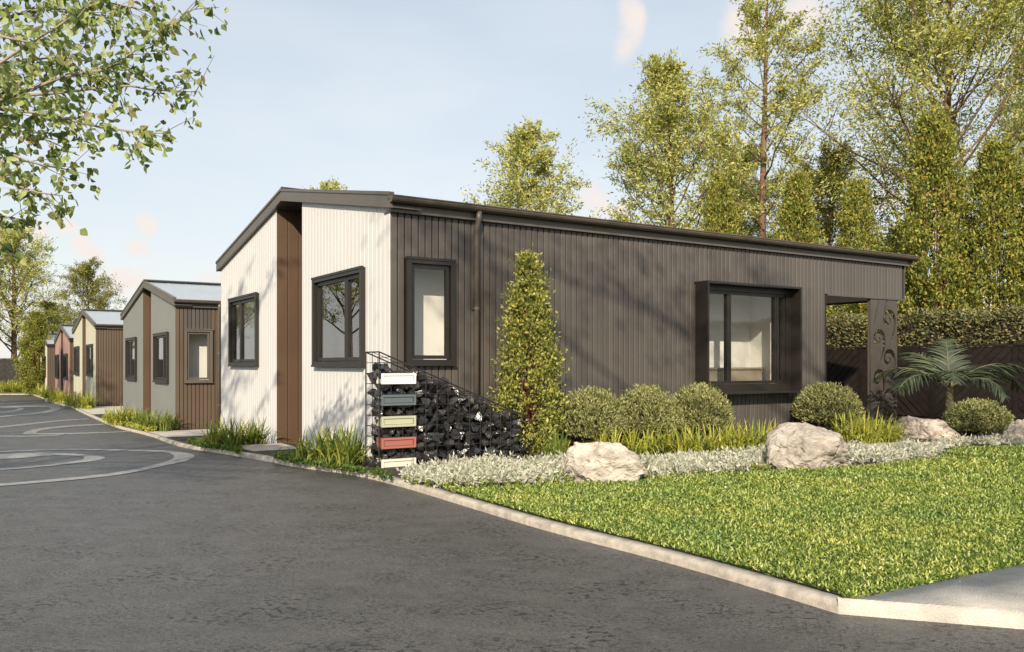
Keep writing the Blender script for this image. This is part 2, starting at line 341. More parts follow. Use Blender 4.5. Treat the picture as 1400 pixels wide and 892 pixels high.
KERB_PX = [(1146, 840), (1020, 801), (900, 766), (751, 728), (640, 694), (566, 671), (530, 661), (497, 653), (447, 645), (391, 637), (373, 632.5), (336, 626),
           (298, 620), (268, 615.5), (246, 611.5), (225, 604.5), (204, 596), (182, 591), (159, 585.5), (133, 574.5), (109, 563.5), (87, 554.5), (66, 548), (43, 539.8)]
KP = [at(*p) for p in KERB_PX]
def resample(pts, step):
    out = []
    for a, b in zip(pts[:-1], pts[1:]):
        n = max(1, int((b - a).length / step))
        out += [a.lerp(b, i / n) for i in range(n)]
    return out + [pts[-1]]
def chaikin(pts, n=2):
    for _ in range(n):
        q = [pts[0]]
        for a, b in zip(pts[:-1], pts[1:]): q += [a.lerp(b, .25), a.lerp(b, .75)]
        pts = q + [pts[-1]]
    return pts
KL = resample(chaikin(KP, 2), .5)
def inward(line, d, ref):                      # offset the kerb line towards the gardens
    out = []
    for i, p in enumerate(line):
        t = (line[min(i + 1, len(line) - 1)] - line[max(i - 1, 0)]); t.z = 0; t.normalize()
        n = Vector((t.y, -t.x, 0))
        if n.dot(ref) < 0: n = -n
        out.append(p + n * d)
    return out
PROF = [(0.0, -.04), (.003, .024), (.012, .040), (.024, .045), (.076, .050), (.080, .030), (.080, -.04)]
def sweep_kerb(line, ref, name):
    rows = [inward(line, d, ref) for d, z in PROF]; V = []; Fc = []; n = len(PROF)
    for i in range(len(line)):
        for j, (d, z) in enumerate(PROF):
            p = rows[j][i]; V.append((p.x, p.y, gz(p.x, p.y) + z))
    for i in range(len(line) - 1):
        for j in range(n - 1): Fc.append((i * n + j, i * n + j + 1, (i + 1) * n + j + 1, (i + 1) * n + j))
    me = npmesh(name, V, Fc, True); return tag(link(name, me, M['kerb']), kind='structure')
sweep_kerb(KL, R, 'kerb')
endA = KP[-1]; END = [endA + Vector((-.5 * i, 0, 0)) for i in range(0, 70)]
for p in END: p.z = gz(p.x, p.y)
sweep_kerb(END, Vector((0, 1, 0)), 'kerb')
# apron of pale concrete at the near corner
c0 = KP[0]; apF = at(1400, 861)
APD = (apF - c0); APD.z = 0; APD.normalize()
ap_front = [c0 + APD * t for t in np.linspace(0, 4.5, 10)]
b0 = at(1178, 821, SOIL); b1 = at(1400, 775, SOIL); bd = (b1 - b0); bd.z = 0; bd.normalize()
c_in = at(1152, 821.5, SOIL)
ap_back = [c_in] + [b0 + bd * t for t in np.linspace(0, 4.6, 9)]
mb = MB(); top = .062
fr = [Vector((p.x, p.y, 0)) for p in ap_front]; bk = [Vector((p.x, p.y, 0)) for p in ap_back]
nn = Vector((-APD.y, APD.x, 0))
prof = [(0, -.04), (.003, .036), (.016, .056), (.035, top)]
rows = [[p + nn * d + Vector((0, 0, z)) for p in fr] for d, z in prof] + [[p + Vector((0, 0, top + .001)) for p in bk], [p + Vector((0, 0, -.04)) for p in bk]]
nc = len(fr); V = [tuple(p) for r_ in rows for p in r_]
Fc = [(i * nc + j, i * nc + j + 1, (i + 1) * nc + j + 1, (i + 1) * nc + j) for i in range(len(rows) - 1) for j in range(nc - 1)]
me = npmesh('footpath', V, Fc, False); tag(link('footpath', me, M['concrete']), kind='structure')
# garden soil on the house side of the kerb
KI = inward(KL, .072, R)
V = []; Fc = []
for p in KI:
    u, s = us(p.x, p.y)
    for k, uu in enumerate((u, u + 1.5, max(u + 2, 3.0), 30.0)):
        q = xy(uu, s); V.append((q.x, q.y, gz(q.x, q.y) + SOIL - .004))
for i in range(len(KI) - 1):
    for k in range(3): a = i * 4 + k; Fc.append((a, a + 1, a + 5, a + 4))
tag(link('garden_soil', npmesh('garden_soil', V, Fc), M['soil']), kind='structure')
q0 = len(END); V = []; Fc = []
for p in END:
    for d in (.09, 6, 30):
        V.append((p.x, p.y + d, gz(p.x, p.y + d) + SOIL - .004))
for i in range(q0 - 1):
    for k in range(2): a = i * 3 + k; Fc.append((a, a + 1, a + 4, a + 3))
tag(link('far_verge', npmesh('far_verge', V, Fc), M['ground']), kind='structure')
# driveways between the houses
def drive(s0, s1, uend, name='driveway'):
    V = []; Fc = []
    ss = np.linspace(s0, s1, 9); kus = sorted([(us(p.x, p.y)[1], us(p.x, p.y)[0]) for p in KI])
    for s in ss:
        uk = np.interp(s, [a for a, b in kus], [b for a, b in kus])
        for uu in (uk - .01, uk + .9, uend): q = xy(uu, s); V.append((q.x, q.y, gz(q.x, q.y) + SOIL + .004))
    for i in range(8):
        for k in range(2): a = i * 3 + k; Fc.append((a, a + 1, a + 4, a + 3))
    tag(link(name, npmesh(name, V, Fc), M['concrete']), kind='structure')
drive(7.6, 10.4, 8); drive(17.8, 22.6, 8); drive(30.2, 31.5, 5); drive(38.4, 42.5, 8)

# painted swirls on the road: outer and inner edge of each stroke, traced and laid on the asphalt
def z5(p): return at(p[0] / 4.667, 530 + p[1] / 4.667, .005)
def stroke(name, A, B, m):
    A = chaikin([z5(p) for p in A], 2); B = chaikin([z5(p) for p in B], 2); n = 60
    def even(P):
        d = [0.0]
        for a, b in zip(P[:-1], P[1:]): d.append(d[-1] + (b - a).length)
        return [Vector((np.interp(t, d, [p.x for p in P]), np.interp(t, d, [p.y for p in P]), 0)) for t in np.linspace(0, d[-1], n)]
    A, B = even(A), even(B)
    for p in A + B: p.z = gz(p.x, p.y) + .005
    me = npmesh(name, [tuple(p) for p in A + B], [(i, i + 1, n + i + 1, n + i) for i in range(n - 1)])
    o = link(name, me, m, road); return o
stroke('road_marking', [(-700, 450), (-400, 425), (0, 404), (400, 390), (700, 394), (1000, 399), (1120, 405), (1225, 424), (1252, 440), (1215, 462), (1080, 494), (800, 554), (500, 587), (250, 608), (0, 630), (-400, 650), (-700, 660)],
       [(-700, 458), (-400, 433), (0, 412), (400, 397), (700, 402), (960, 408), (1060, 413), (1105, 428), (1116, 446), (1075, 470), (960, 500), (780, 538), (500, 570), (250, 593), (0, 614), (-400, 636), (-700, 646)], M['paint'])
stroke('road_marking', [(-500, 470), (-250, 440), (0, 427), (150, 416), (330, 415), (500, 424), (640, 436), (682, 449), (640, 463), (500, 482), (250, 508), (0, 528), (-300, 545), (-500, 550)],
       [(-500, 490), (-250, 466), (0, 457), (150, 450), (300, 433), (430, 432), (520, 438), (542, 447), (530, 460), (450, 474), (240, 499), (0, 519), (-300, 533), (-500, 540)], M['paint'])
stroke('road_marking', [(-600, 300), (-300, 275), (0, 248), (200, 226), (400, 207), (570, 197)], [(-600, 312), (-300, 286), (0, 259), (200, 236), (400, 214), (570, 202)], M['paint_pink'])
stroke('road_marking', [(660, 231), (450, 240), (250, 258), (165, 280), (145, 292)], [(660, 239), (450, 250), (300, 266), (240, 280), (225, 295)], M['paint_pink'])
stroke('road_marking', [(145, 292), (250, 292), (400, 290), (600, 287), (820, 279)], [(145, 297), (250, 300), (400, 299), (600, 293), (820, 284)], M['paint'])
stroke('road_marking', [(-500, 318), (0, 307), (200, 308), (350, 302), (420, 292)], [(-500, 325), (0, 313), (200, 315), (360, 308), (430, 296)], M['paint'])
stroke('road_marking', [(-400, 210), (0, 182), (240, 160), (310, 145), (330, 133), (300, 126), (200, 122), (60, 124), (-200, 130)],
       [(-400, 217), (0, 189), (250, 168), (360, 150), (396, 134), (350, 122), (200, 116), (60, 118), (-200, 124)], M['paint'])
stroke('road_marking', [(-300, 172), (0, 155), (90, 146), (118, 136), (100, 130), (0, 127), (-200, 132)], [(-300, 180), (0, 163), (120, 152), (162, 136), (120, 124), (0, 120), (-200, 124)], M['paint'])
stroke('road_marking', [(-200, 112), (0, 102), (270, 88)], [(-200, 116), (0, 107), (270, 91)], M['paint_pink'])

# ------------------------------------------------------------------ houses
BOARD = {}
def board_mesh(w, h, t=.020, c=.005):
    k = (round(w, 3), round(h, 3))
    if k not in BOARD:
        mb = MB(); mb.prism([(-w / 2, 0), (w / 2, 0), (w / 2, -t + c), (w / 2 - c, -t), (-w / 2 + c, -t), (-w / 2, -t + c)], 'z', 0, h)
        BOARD[k] = mb.mesh('board')
    return BOARD[k]
def strips(total, holes):                        # the clear stretches of 0..total outside the holes
    cur = 0; out = []
    for a, b in sorted(holes):
        if a > cur: out.append((cur, a))
        cur = max(cur, b)
    if cur < total: out.append((cur, total))
    return out
def wall_with_holes(mb, axis, a0, a1, z0, z1, t0, t1, holes):
    """slab along an axis with rectangular holes (a_lo,a_hi,z_lo,z_hi)"""
    xs = sorted({a0, a1, *[h[0] for h in holes], *[h[1] for h in holes]})
    for xa, xb in zip(xs[:-1], xs[1:]):
        hh = [(h[2], h[3]) for h in holes if h[0] <= xa and h[1] >= xb]
        cur = z0
        for lo, hi in sorted(hh) + [(z1, z1)]:
            if lo > cur:
                if axis == 'x': mb.box(xa, xb, t0, t1, cur, lo)
                else: mb.box(t0, t1, xa, xb, cur, lo)
            cur = hi
TAN = .181; EAVE_TOP = 2.735
PITCH = .08
def window(parent, axis, a0, a1, z0, z1, mats, mull=(), name='window', proud=.055, glass='glass_hi'):
    """axis 'y': in the gable wall facing -x ; axis 'x': in the long wall facing -y"""
    def tr(a, d, z): return (a, -d, z) if axis == 'x' else (-d, a, z)      # a along wall, d outwards
    w = empty(name, (0, 0, 0), 0, parent)
    def bx(mb, a_lo, a_hi, d_lo, d_hi, zl, zh):
        p, q = tr(a_lo, d_lo, zl), tr(a_hi, d_hi, zh)
        mb.box(min(p[0], q[0]), max(p[0], q[0]), min(p[1], q[1]), max(p[1], q[1]), zl, zh)
    fw = .055
    m1 = MB(); bx(m1, a0, a0 + fw, -.06, proud, z0, z1); bx(m1, a1 - fw, a1, -.06, proud, z0, z1)
    bx(m1, a0 + fw, a1 - fw, -.06, proud - .002, z1 - fw, z1); bx(m1, a0 + fw, a1 - fw, -.06, proud - .002, z0, z0 + fw)
    m1.build('frame', mats['frame'], w)
    m2 = MB(); bx(m2, a0 - .006, a1 + .006, proud - .03, proud + .008, z1 - .015, z1 + .012); m2.build('head_flashing', mats['frame'], w)
    m3 = MB(); bx(m3, a0 - .004, a1 + .004, -.02, proud + .008, z0 - .012, z0 + .012); m3.build('sill', mats['frame'], w)
    edges = [a0 + fw, *mull, a1 - fw]; sw = .045
    for i, (p, q) in enumerate(zip(edges[:-1], edges[1:])):
        m4 = MB(); d0, d1 = -.03, .018
        bx(m4, p + .006, p + sw, d0, d1, z0 + fw + .006, z1 - fw - .006); bx(m4, q - sw, q - .006, d0, d1, z0 + fw + .006, z1 - fw - .006)
        bx(m4, p + sw, q - sw, d0, d1 - .002, z0 + fw + .006, z0 + fw + sw); bx(m4, p + sw, q - sw, d0, d1 - .002, z1 - fw - sw, z1 - fw - .006)
        m4.build('sash', mats['frame'], w)
        m5 = MB(); bx(m5, p + sw - .004, q - sw + .004, -.012, -.006, z0 + fw + sw - .004, z1 - fw - sw + .004); m5.build('pane', M[glass], w)
    return w

def house(label, s0, z0, skin, side, roofm, side_window=True, long_u=8.92, porch=False, WD=6.88, group=None):
    base = xy(0, s0)
    H = empty('house', (base.x, base.y, z0), ROT); tag(H, label, 'house', group)
    mid = WD / 2; top = EAVE_TOP; wt = 2.575; bot = -.30 if s0 > 1 else -.42
    def roof_z(y): return top + TAN * (min(y, WD - y) + .10)
    # ---- gable: two painted panels with a timber-lined slot between
    slot = (2.73, 3.80)
    gw = [(.645, 2.215, .985, 2.068), (4.64, 6.20, .985, 2.068)]
    for (y0, y1, wn_) in ((0.004, slot[0], gw[0]), (slot[1], WD, gw[1])):
        mb = MB()
        ribs = []; n = int((y1 - y0) / .105); st = (y1 - y0) / n
        for i in range(n):                       # ribbed sheet: each rib a shallow trapezoid, cut round the window
            a, b = y0 + i * st, y0 + (i + 1) * st
            za, zb = roof_z(a) - .06, roof_z(b) - .06
            cuts = [(bot, None)]
            if b > wn_[0] + .02 and a < wn_[1] - .02: cuts = [(bot, wn_[2] + .03), (wn_[3] - .03, None)]
            for lo, hi in cuts:
                q = [(a, 0), (a + st * .12, 0), (a + st * .2, -.0035), (b - st * .08, -.0035), (b, 0)]
                vs_ = []
                for (yy, d) in q:
                    zt = (za + (zb - za) * (yy - a) / st) if hi is None else hi
                    vs_ += [(d, yy, lo), (d, yy, zt)]
                mb.add(vs_, [(2 * j, 2 * j + 1, 2 * j + 3, 2 * j + 2) for j in range(4)])
        # thickness behind the ribs
        xs = [max(y0, .135) if y0 < 1 else y0 + .064, wn_[0], wn_[1], y1]
        for k, (a, b) in enumerate(zip(xs[:-1], xs[1:])):
            segs = [(bot, None)] if k != 1 else [(bot, wn_[2]), (wn_[3], None)]
            for lo, hi in segs:
                ys = [a, b] if not (a < mid < b) else [a, mid, b]
                for c, d in zip(ys[:-1], ys[1:]):
                    if hi is None: mb.prism([(c, lo), (d, lo), (d, roof_z(d) - .07), (c, roof_z(c) - .07)], 'x', .003, .11)
                    else: mb.box(.003, .11, c, d, lo, hi)
        o = mb.build('gable_wall', skin, H)
        window(H, 'y', *wn_, dict(frame=M['frame']), mull=((1.175 if wn_ is gw[0] else 5.60),))
    # slot: side lining boards, back wall and door leaf
    sl = MB(); sl.box(.004, .95, slot[0] - .03, slot[0] - .005, bot, 3.2); sl.box(.004, .95, slot[1] + .022, slot[1] + .06, bot, 3.2)
    sl.box(.95, 1.0, slot[0] - .03, slot[1] + .06, bot, 3.2); sl.build('entry_recess', M['groove'], H)
    for i in range(6):
        b = link('board', board_mesh(.150, 3.28 - bot), M['slot'], H); b.location = (.081 + .156 * i, slot[1] + .022, bot)
    dm = MB(); dm.box(.90, .945, slot[0] + .08, slot[1] - .06, .05, 2.1); d = dm.build('entry_door', M['frame'], H, bevel=.006)
    hm = MB(); hm.tube([(.87, slot[0] + .18, .9), (.87, slot[0] + .18, 1.25)], .012, 6); hm.build('door_handle', M['trim'], d)
    # ---- long street-side wall (y = 0) clad in upright boards
    holes = []
    if side_window: holes.append((.165, .738, 1.0, 2.115))
    if porch: holes += [(4.40, 6.10, .66, 2.04), (7.02, long_u, -1.0, 2.045)]
    core_end = long_u
    mb = MB()
    wall_with_holes(mb, 'x', .004, core_end, bot, wt, .024, .13, holes)
    sw_ = mb.build('side_wall', M['groove'], H)
    n = int(long_u / PITCH) if porch else int(min(long_u, 4.2) / PITCH)
    for i in range(n):
        xa = .042 + i * PITCH
        hh = [(h[2], h[3]) for h in holes if h[0] - .02 < xa < h[1] + .005]
        cur = bot + .12
        for lo, hi in sorted(hh) + [(wt, wt)]:
            if lo - cur > .04:
                b = link('board', board_mesh(PITCH - .011, lo - cur), side, sw_); b.location = (xa, .024, cur)
            cur = max(cur, hi)
    if not porch:
        mb = MB(); mb.box(4.25, long_u, .0, .023, bot, wt); mb.build('side_cladding', side, H)
    mb = MB(); mb.box(.003, long_u if not porch else 7.02, .010, .023, bot, bot + .12 ); mb.build('plinth', M['frame'], H)
    if side_window: window(H, 'x', .165, .738, 1.0, 2.115, dict(frame=M['frame'] if porch else M['trim']), glass='glass', proud=.05)
    # back walls closing the volume
    mb = MB(); pe = 7.02 if porch else long_u
    mb.box(.11, long_u, WD - .1, WD, bot, wt)
    mb.box(pe - .1, pe, .135, WD - .1, bot, wt)
    if porch: mb.box(pe, long_u, 2.7, 2.8, bot, wt); mb.box(long_u - .1, long_u, 2.8, WD - .1, bot, wt)
    mb.build('back_wall', side, H)
    # interior lining, floor, ceiling, partitions
    mb = MB(); 
    for bx_ in ((.15, .16, 2.69), (1.01, 2.69, 3.87), (.15, 3.87, WD - .12)): mb.box(bx_[0], pe - .11, bx_[1], bx_[2], -.05, 0.0)
    mb.build('floor', M['sofa'], H)
    mb = MB(); 
    for bx_ in ((.15, .16, 2.69), (1.01, 2.69, 3.87), (.15, 3.87, WD - .12)): mb.box(bx_[0], pe - .11, bx_[1], bx_[2], 2.42, 2.45)
    mb.build('ceiling', M['inner'], H)
    mb = MB(); wall_with_holes(mb, 'x', .14, pe - .11, 0, 2.42, .132, .150, holes)
    mb.box(.15, 1.35, .34, .38, 0, 2.42); mb.box(1.35, 1.40, .15, WD - .12, 0, 2.42)  # the shallow one is added close to the side window to catch sunlight
    mb.box(3.2, 3.26, .15, 3.2, 0, 2.42); mb.box(1.40, pe - .11, 3.2, 3.26, 0, 2.42); mb.box(pe - .13, pe - .105, .15, 3.2, 0, 2.42)
    mb.build('inner_wall_and_reflector', M['inner'], H)
    if porch:
        mb = MB(); mb.box(3.4, 6.2, .52, .78, 0, .93); mb.box(3.38, 6.22, .50, .785, .932, .96); mb.build('kitchen_bench', M['oak'], H)
        mb = MB(); mb.box(3.27, 6.88, .79, .84, 0, 2.41); mb.box(6.25, 6.30, .30, .79, 0, 2.41); mb.build('inner_wall_and_reflector', M['inner'], H)  # white wall added close behind the bay glass, catches sun to brighten it
    # ---- roof
    ov = .035
    rf = None
    for sgn in (0, 1):
        mb = MB()
        ya, yb = (-.10, mid) if sgn == 0 else (WD + .10, mid)
        za, zb = top, top + TAN * (mid + .10)
        pts = [(ya, za - .035), (yb, zb - .035), (yb, zb), (ya, za)]
        mb.prism(pts, 'x', -ov, long_u + .08)
        x = -ov + .10
        while x < long_u + .05:
            mb.prism([(ya, za - .001), (yb, zb - .001), (yb, zb + .005), (ya, za + .005)], 'x', x, x + .03); x += .40
        o = mb.build('roof_sheet', roofm, H)
        if sgn == 0: rf = o
    mb = MB(); zr = top + TAN * (mid + .10)
    mb.prism([(mid - .17, zr - .004), (mid, zr + .030), (mid + .17, zr - .004), (mid + .17, zr + .022), (mid, zr + .058), (mid - .17, zr + .022)], 'x', -ov - .012, long_u + .09)
    mb.build('ridge_cap', M['frame'], rf)
    for sgn in (0, 1):                            # verge boards on the gable and far end
        ya, yb = (-.10, mid) if sgn == 0 else (WD + .10, mid)
        za, zb = top, zr
        for x0, x1 in ((-ov - .022, -ov + .012), (long_u + .07, long_u + .10)):
            mb = MB(); mb.prism([(ya, za - .136), (yb, zb - .136), (yb, zb + .012), (ya, za + .012)], 'x', x0, x1); mb.build('verge_board', M['trim'], rf)
        mb = MB(); mb.prism([(ya, za - .005), (yb, zb - .005), (yb, zb + .028), (ya, za + .028)], 'x', -ov - .034, -ov + .03); mb.build('verge_flashing', M['trim'], rf)
    mb = MB(); mb.prism([(-.10, top - .165), (WD + .1, top - .165), (WD + .1, top - .15), (mid, zr - .15), (-.1, top - .15)], 'x', -ov + .013, .002)
    mb2 = MB()
    for (ya, yb) in ((-.10, mid), (WD + .10, mid)):
        mb2.prism([(ya, top - .132), (yb, zr - .132), (yb, zr - .118), (ya, top - .118)], 'x', -ov + .013, .30)
    mb2.build('soffit', M['trim'], rf)
    mb = MB(); mb.box(-ov + .013, long_u + .069, -.055, -.022, wt - .005, top - .03); mb.build('fascia', M['trim'], H)
    mb = MB(); mb.box(-ov + .013, long_u + .069, -.021, .13, wt + .001, wt + .02); mb.build('eave_soffit', M['trim'], H)
    # half-round gutter with brackets
    mb = MB(); n = 8; ro, ri = .062, .056; yc, zc = -.120, top - .022
    out = [(yc - ro * math.cos(math.pi * k / n), zc - ro * math.sin(math.pi * k / n)) for k in range(n + 1)]
    inn = [(yc - ri * math.cos(math.pi * k / n), zc - ri * math.sin(math.pi * k / n)) for k in range(n, -1, -1)]
    prof = out + inn
    for x0, x1 in ((-ov - .02, long_u + .12),):
        a = [(x0, y, z) for y, z in prof]; b = [(x1, y, z) for y, z in prof]; k = len(prof)
        mb.add(a + b, [(i, (i + 1) % k, k + (i + 1) % k, k + i) for i in range(k)])
        for x in (x0, x1): mb.prism(out, 'x', x - .002, x + .002)
    mb.tube([(-ov - .02, yc - ro, zc), (long_u + .12, yc - ro, zc)], .008, 6)
    g = mb.build('gutter', M['trim'], H, smooth=False)
    dx = .99 if porch else .86
    mb = MB(); mb.tube([(dx, -.12, zc - .05), (dx, -.105, zc - .14), (dx, -.062, zc - .24), (dx, -.058, bot + .05)], .031, 12)
    dp = mb.build('downpipe', M['trim'], H, smooth=True)
    for z in (.5, 1.6):
        mb = MB(); mb.tube([(dx, -.058, z), (dx, -.058, z + .025)], .035, 12); mb.box(dx - .030, dx + .030, -.02, .006, z, z + .025); mb.build('pipe_clip', M['trim'], dp)
    # entry step
    return H

H1 = house('single-storey house with white gable walls and long dark brown boarded side beside the lawn', 0, 0, M['white'], M['brown'], M['roof_dark'], True, 8.92, True)
house('grey-green gabled house with warm brown boarded side, next along from the white house', 10.6, -.37, M['greygreen'], M['brown_b'], M['roof'], True, group=None)
house('pale lime green gabled house between the grey-green and the terracotta houses', 23.3, -.37, M['lime'], M['brown_b'], M['roof'], False, WD=6.75)
house('terracotta pink gabled house between the lime green and the cream houses', 31.6, -.60, M['red'], M['brown_b'], M['roof'], False, WD=6.5)
house('cream gabled house at the far end of the row beside the end fence', 42.9, -.62, M['cream'], M['brown_b'], M['roof'], False, WD=6.5)

# ---- bay window box and koru porch post of the white house
bay = empty('bay_window', (0, 0, 0), 0, H1)
a0, a1, z0, z1, pr, th = 4.33, 6.17, .61, 2.085, .22, .03
for nm, (x0, x1, zz0, zz1) in (('surround_side', (a0, a0 + th, z0 + th, z1 - th)), ('surround_side', (a1 - th, a1, z0 + th, z1 - th)), ('surround_head', (a0 - .004, a1 + .004, z1 - th, z1)), ('surround_sill', (a0 - .004, a1 + .004, z0, z0 + th))):
    mb = MB(); mb.box(x0, x1, -pr, .022, zz0, zz1); mb.build(nm, M['frame'], bay, bevel=.003)
fi = (a0 + th, a1 - th, z0 + th, z1 - th)
mb = MB(); fw = .07
mb.box(fi[0], fi[0] + fw, -.05, .05, fi[2], fi[3]); mb.box(fi[1] - .10, fi[1], -.05, .05, fi[2], fi[3]); mb.box(fi[0] + fw, fi[1] - .10, -.048, .05, fi[2], fi[2] + .10); mb.box(fi[0] + fw, fi[1] - .10, -.048, .05, fi[3] - fw, fi[3])
mb.build('frame', M['frame'], bay)
ed = [fi[0] + fw, 4.92, 5.86, fi[1] - .10]
for p, q in zip(ed[:-1], ed[1:]):
    mb = MB(); zz0, zz1, sw = fi[2] + .104, fi[3] - fw - .004, .038
    mb.box(p + .003, p + sw, -.032, .03, zz0, zz1); mb.box(q - sw, q - .003, -.032, .03, zz0, zz1); mb.box(p + sw, q - sw, -.030, .03, zz0, zz0 + sw); mb.box(p + sw, q - sw, -.030, .03, zz1 - sw, zz1)
    mb.build('sash', M['frame'], bay)
    mb = MB(); mb.box(p + sw - .004, q - sw + .004, -.003, .003, zz0 + sw - .004, zz1 - sw + .004); mb.build('pane', M['glass'], bay)
# porch ceiling, beam boards come from the long wall; floor slab
mb = MB(); mb.box(7.03, 8.90, .14, 2.69, 2.06, 2.09); mb.build('porch_ceiling', M['soffit'], H1)
mb = MB(); mb.box(7.02, 8.92, .0, .02, 2.022, 2.047); mb.box(8.92, 8.94, 0.0, 2.8, 2.03, 2.575); mb.build('porch_beam', M['brown'], H1)
mb = MB(); mb.box(7.0, 9.0, -.05, 2.72, -.3, .03); mb.build('porch_floor', M['concrete'], H1)
# koru screen: a sheet with spiral cut-outs
def band(center, width):
    Lf, Rt = [], []
    n = len(center)
    for i in range(n):
        d = (center[min(i + 1, n - 1)] - center[max(i - 1, 0)]).normalized(); nn = Vector((-d.y, d.x)); w = width[i] / 2
        Lf.append(center[i] + nn * w); Rt.append(center[i] - nn * w)
    return Lf + Rt[::-1]
def koru(cx, cy, r, flip=1):
    pts, wd = [], []
    n = 40; turns = 1.15
    for i in range(n):                            # unwinds from the centre, leaves on the outer side going down
        t = i / (n - 1); a = math.radians(0) + 2 * math.pi * turns * (1 - t); rr = r * (.16 + .84 * t)
        pts.append(Vector((cx + rr * math.cos(a), cy + rr * math.sin(a)))); wd.append(.024 + .054 * t)
    e = pts[-1]
    tail = [(.008, -.08), (.0, -.17), (-.045, -.27), (-.10, -.35), (-.15, -.42)]
    for i, (dx, dy) in enumerate(tail):
        pts.append(Vector((e.x + dx, e.y + dy))); wd.append(.074 - .0145 * i)
    return band(pts, wd)
def lick(cx, cy, r):                              # short leaf-like cut feeding the spiral from above
    c = [Vector((cx - r * .15 + .02, cy + r + .26)), Vector((cx - r * .75, cy + r + .14)), Vector((cx - r * 1.22, cy + r * .55)), Vector((cx - r * 1.36, cy - r * .1)), Vector((cx - r * 1.15, cy - r * .75))]
    c = chaikin([Vector((p.x, p.y, 0)) for p in c], 2); n = len(c)
    return band([Vector((p.x, p.y)) for p in c], [.010 + .020 * math.sin(math.pi * i / (n - 1)) for i in range(n)])
cu = bpy.data.curves.new('carved_post', 'CURVE'); cu.dimensions = '2D'; cu.fill_mode = 'BOTH'; cu.extrude = .012
PW, PH = .68, 2.02
def spl(pts):
    s = cu.splines.new('POLY'); s.points.add(len(pts) - 1)
    for i, p in enumerate(pts): s.points[i].co = (p[0], p[1], 0, 1)
    s.use_cyclic_u = True
spl([(0, 0), (PW, 0), (PW, PH), (0, PH)])
for k in range(3):
    spl(koru(.455, 1.69 - .62 * k, .150))
    if k < 2: spl(koru(.195, 1.38 - .62 * k, .145))
    else: spl(koru(.215, .47, .10))
    spl(lick(.44, 1.69, .09)) if k == 0 else None
spl(band([Vector((.09 + .06 * t + .05 * t * t, 1.60 + .36 * t)) for t in np.linspace(0, 1, 8)], [.012 + .022 * math.sin(math.pi * t) for t in np.linspace(0, 1, 8)]))
tmp = bpy.data.objects.new('tmp_post', cu); COL.objects.link(tmp)
bpy.context.view_layer.update()
me = bpy.data.meshes.new_from_object(tmp.evaluated_get(bpy.context.evaluated_depsgraph_get())); me.name = 'carved_post'
bpy.data.objects.remove(tmp)
post = link('carved_post', me, M['frame_soft'], H1); post['label'] = 'dark metal porch post panel with spiral koru cut-outs'
post.rotation_euler = (math.radians(90), 0, 0); post.location = (8.08, .03, .02)
mb = MB(); mb.box(8.082, 8.11, .045, .075, .02, 2.04); mb.box(8.73, 8.758, .045, .075, .02, 2.04); mb.build('post_stiffener', M['trim'], H1)

# entry steps (concrete blocks in front of each slot)
def step(u0, u1, s0, s1, ztop, label):
    mb = MB(); b = xy(0, (s0 + s1) / 2); h = .22
    mb.box(u0, u1, -(s1 - s0) / 2, (s1 - s0) / 2, -h, 0)
    o = mb.build('entry_step', M['concrete'], None, bevel=.012); o.location = (b.x, b.y, ztop); o.rotation_euler = (0, 0, ROT)
    tag(o, label, 'step', 'concrete steps at the house entries')
step(-.66, -.02, 2.30, 3.52, -.075, 'wide concrete step at the entry slot of the white house')
step(-.66, -.02, 13.2, 14.4, -.36 + .04, 'concrete step at the entry slot of the grey-green house')
step(-.66, -.02, 26.0, 27.1, -.36 + .02, 'concrete step at the entry slot of the lime green house')
step(-.66, -.02, 34.0, 35.1, -.50, 'concrete step at the entry slot of the terracotta house')

# ------------------------------------------------------------------ gabion wall with letterboxes
GB = Vector((-1.23, 7.90, gz(-1.23, 7.90) + .0)); GLEN, GDEP, GH0, GH1 = 1.69, .31, 1.12, .445
gab = empty('gabion_wall', GB, ROT); tag(gab, 'black wire gabion with sloping top filled with black stones, holding letterboxes', 'gabion')
def gtop(x): return GH0 + (GH1 - GH0) * x / GLEN
CW, CH = GLEN / 14, .10
for nm, y in (('front_mesh', 0.0), ('rear_mesh', GDEP)):
    mb = MB()
    for i in range(15): x = i * CW; mb.tube([(x, y, .0), (x, y, gtop(x))], .0032 if 0 < i < 14 else .007, 5)
    for j in range(12):
        z = .02 + j * CH
        xe = GLEN if z <= GH1 else max(0, (z - GH0) / (GH1 - GH0) * GLEN)
        if xe > .05: mb.tube([(0, y + .006 * (1 if y == 0 else -1), z), (xe, y + .006 * (1 if y == 0 else -1), z)], .0032, 5)
    mb.tube([(0, y, GH0), (GLEN, y, GH1)], .007, 5); mb.build(nm, M['wire'], gab)
for nm, x, h in (('end_mesh', 0, GH0), ('end_mesh', GLEN, GH1)):
    mb = MB()
    for j in range(12):
        z = .02 + j * CH
        if z < h: mb.tube([(x, 0, z), (x, GDEP, z)], .0032, 5)
    mb.tube([(x, 0, h), (x, GDEP, h)], .007, 5); mb.tube([(x, GDEP / 2, 0), (x, GDEP / 2, h)], .0032, 5); mb.build(nm, M['wire'], gab)
mb = MB()
for i in range(1, 14): x = i * CW; mb.tube([(x, 0, gtop(x)), (x, GDEP, gtop(x))], .0032, 5)
mb.tube([(0, GDEP / 2, GH0), (GLEN, GDEP / 2, GH1)], .0032, 5); mb.build('top_mesh', M['wire'], gab)
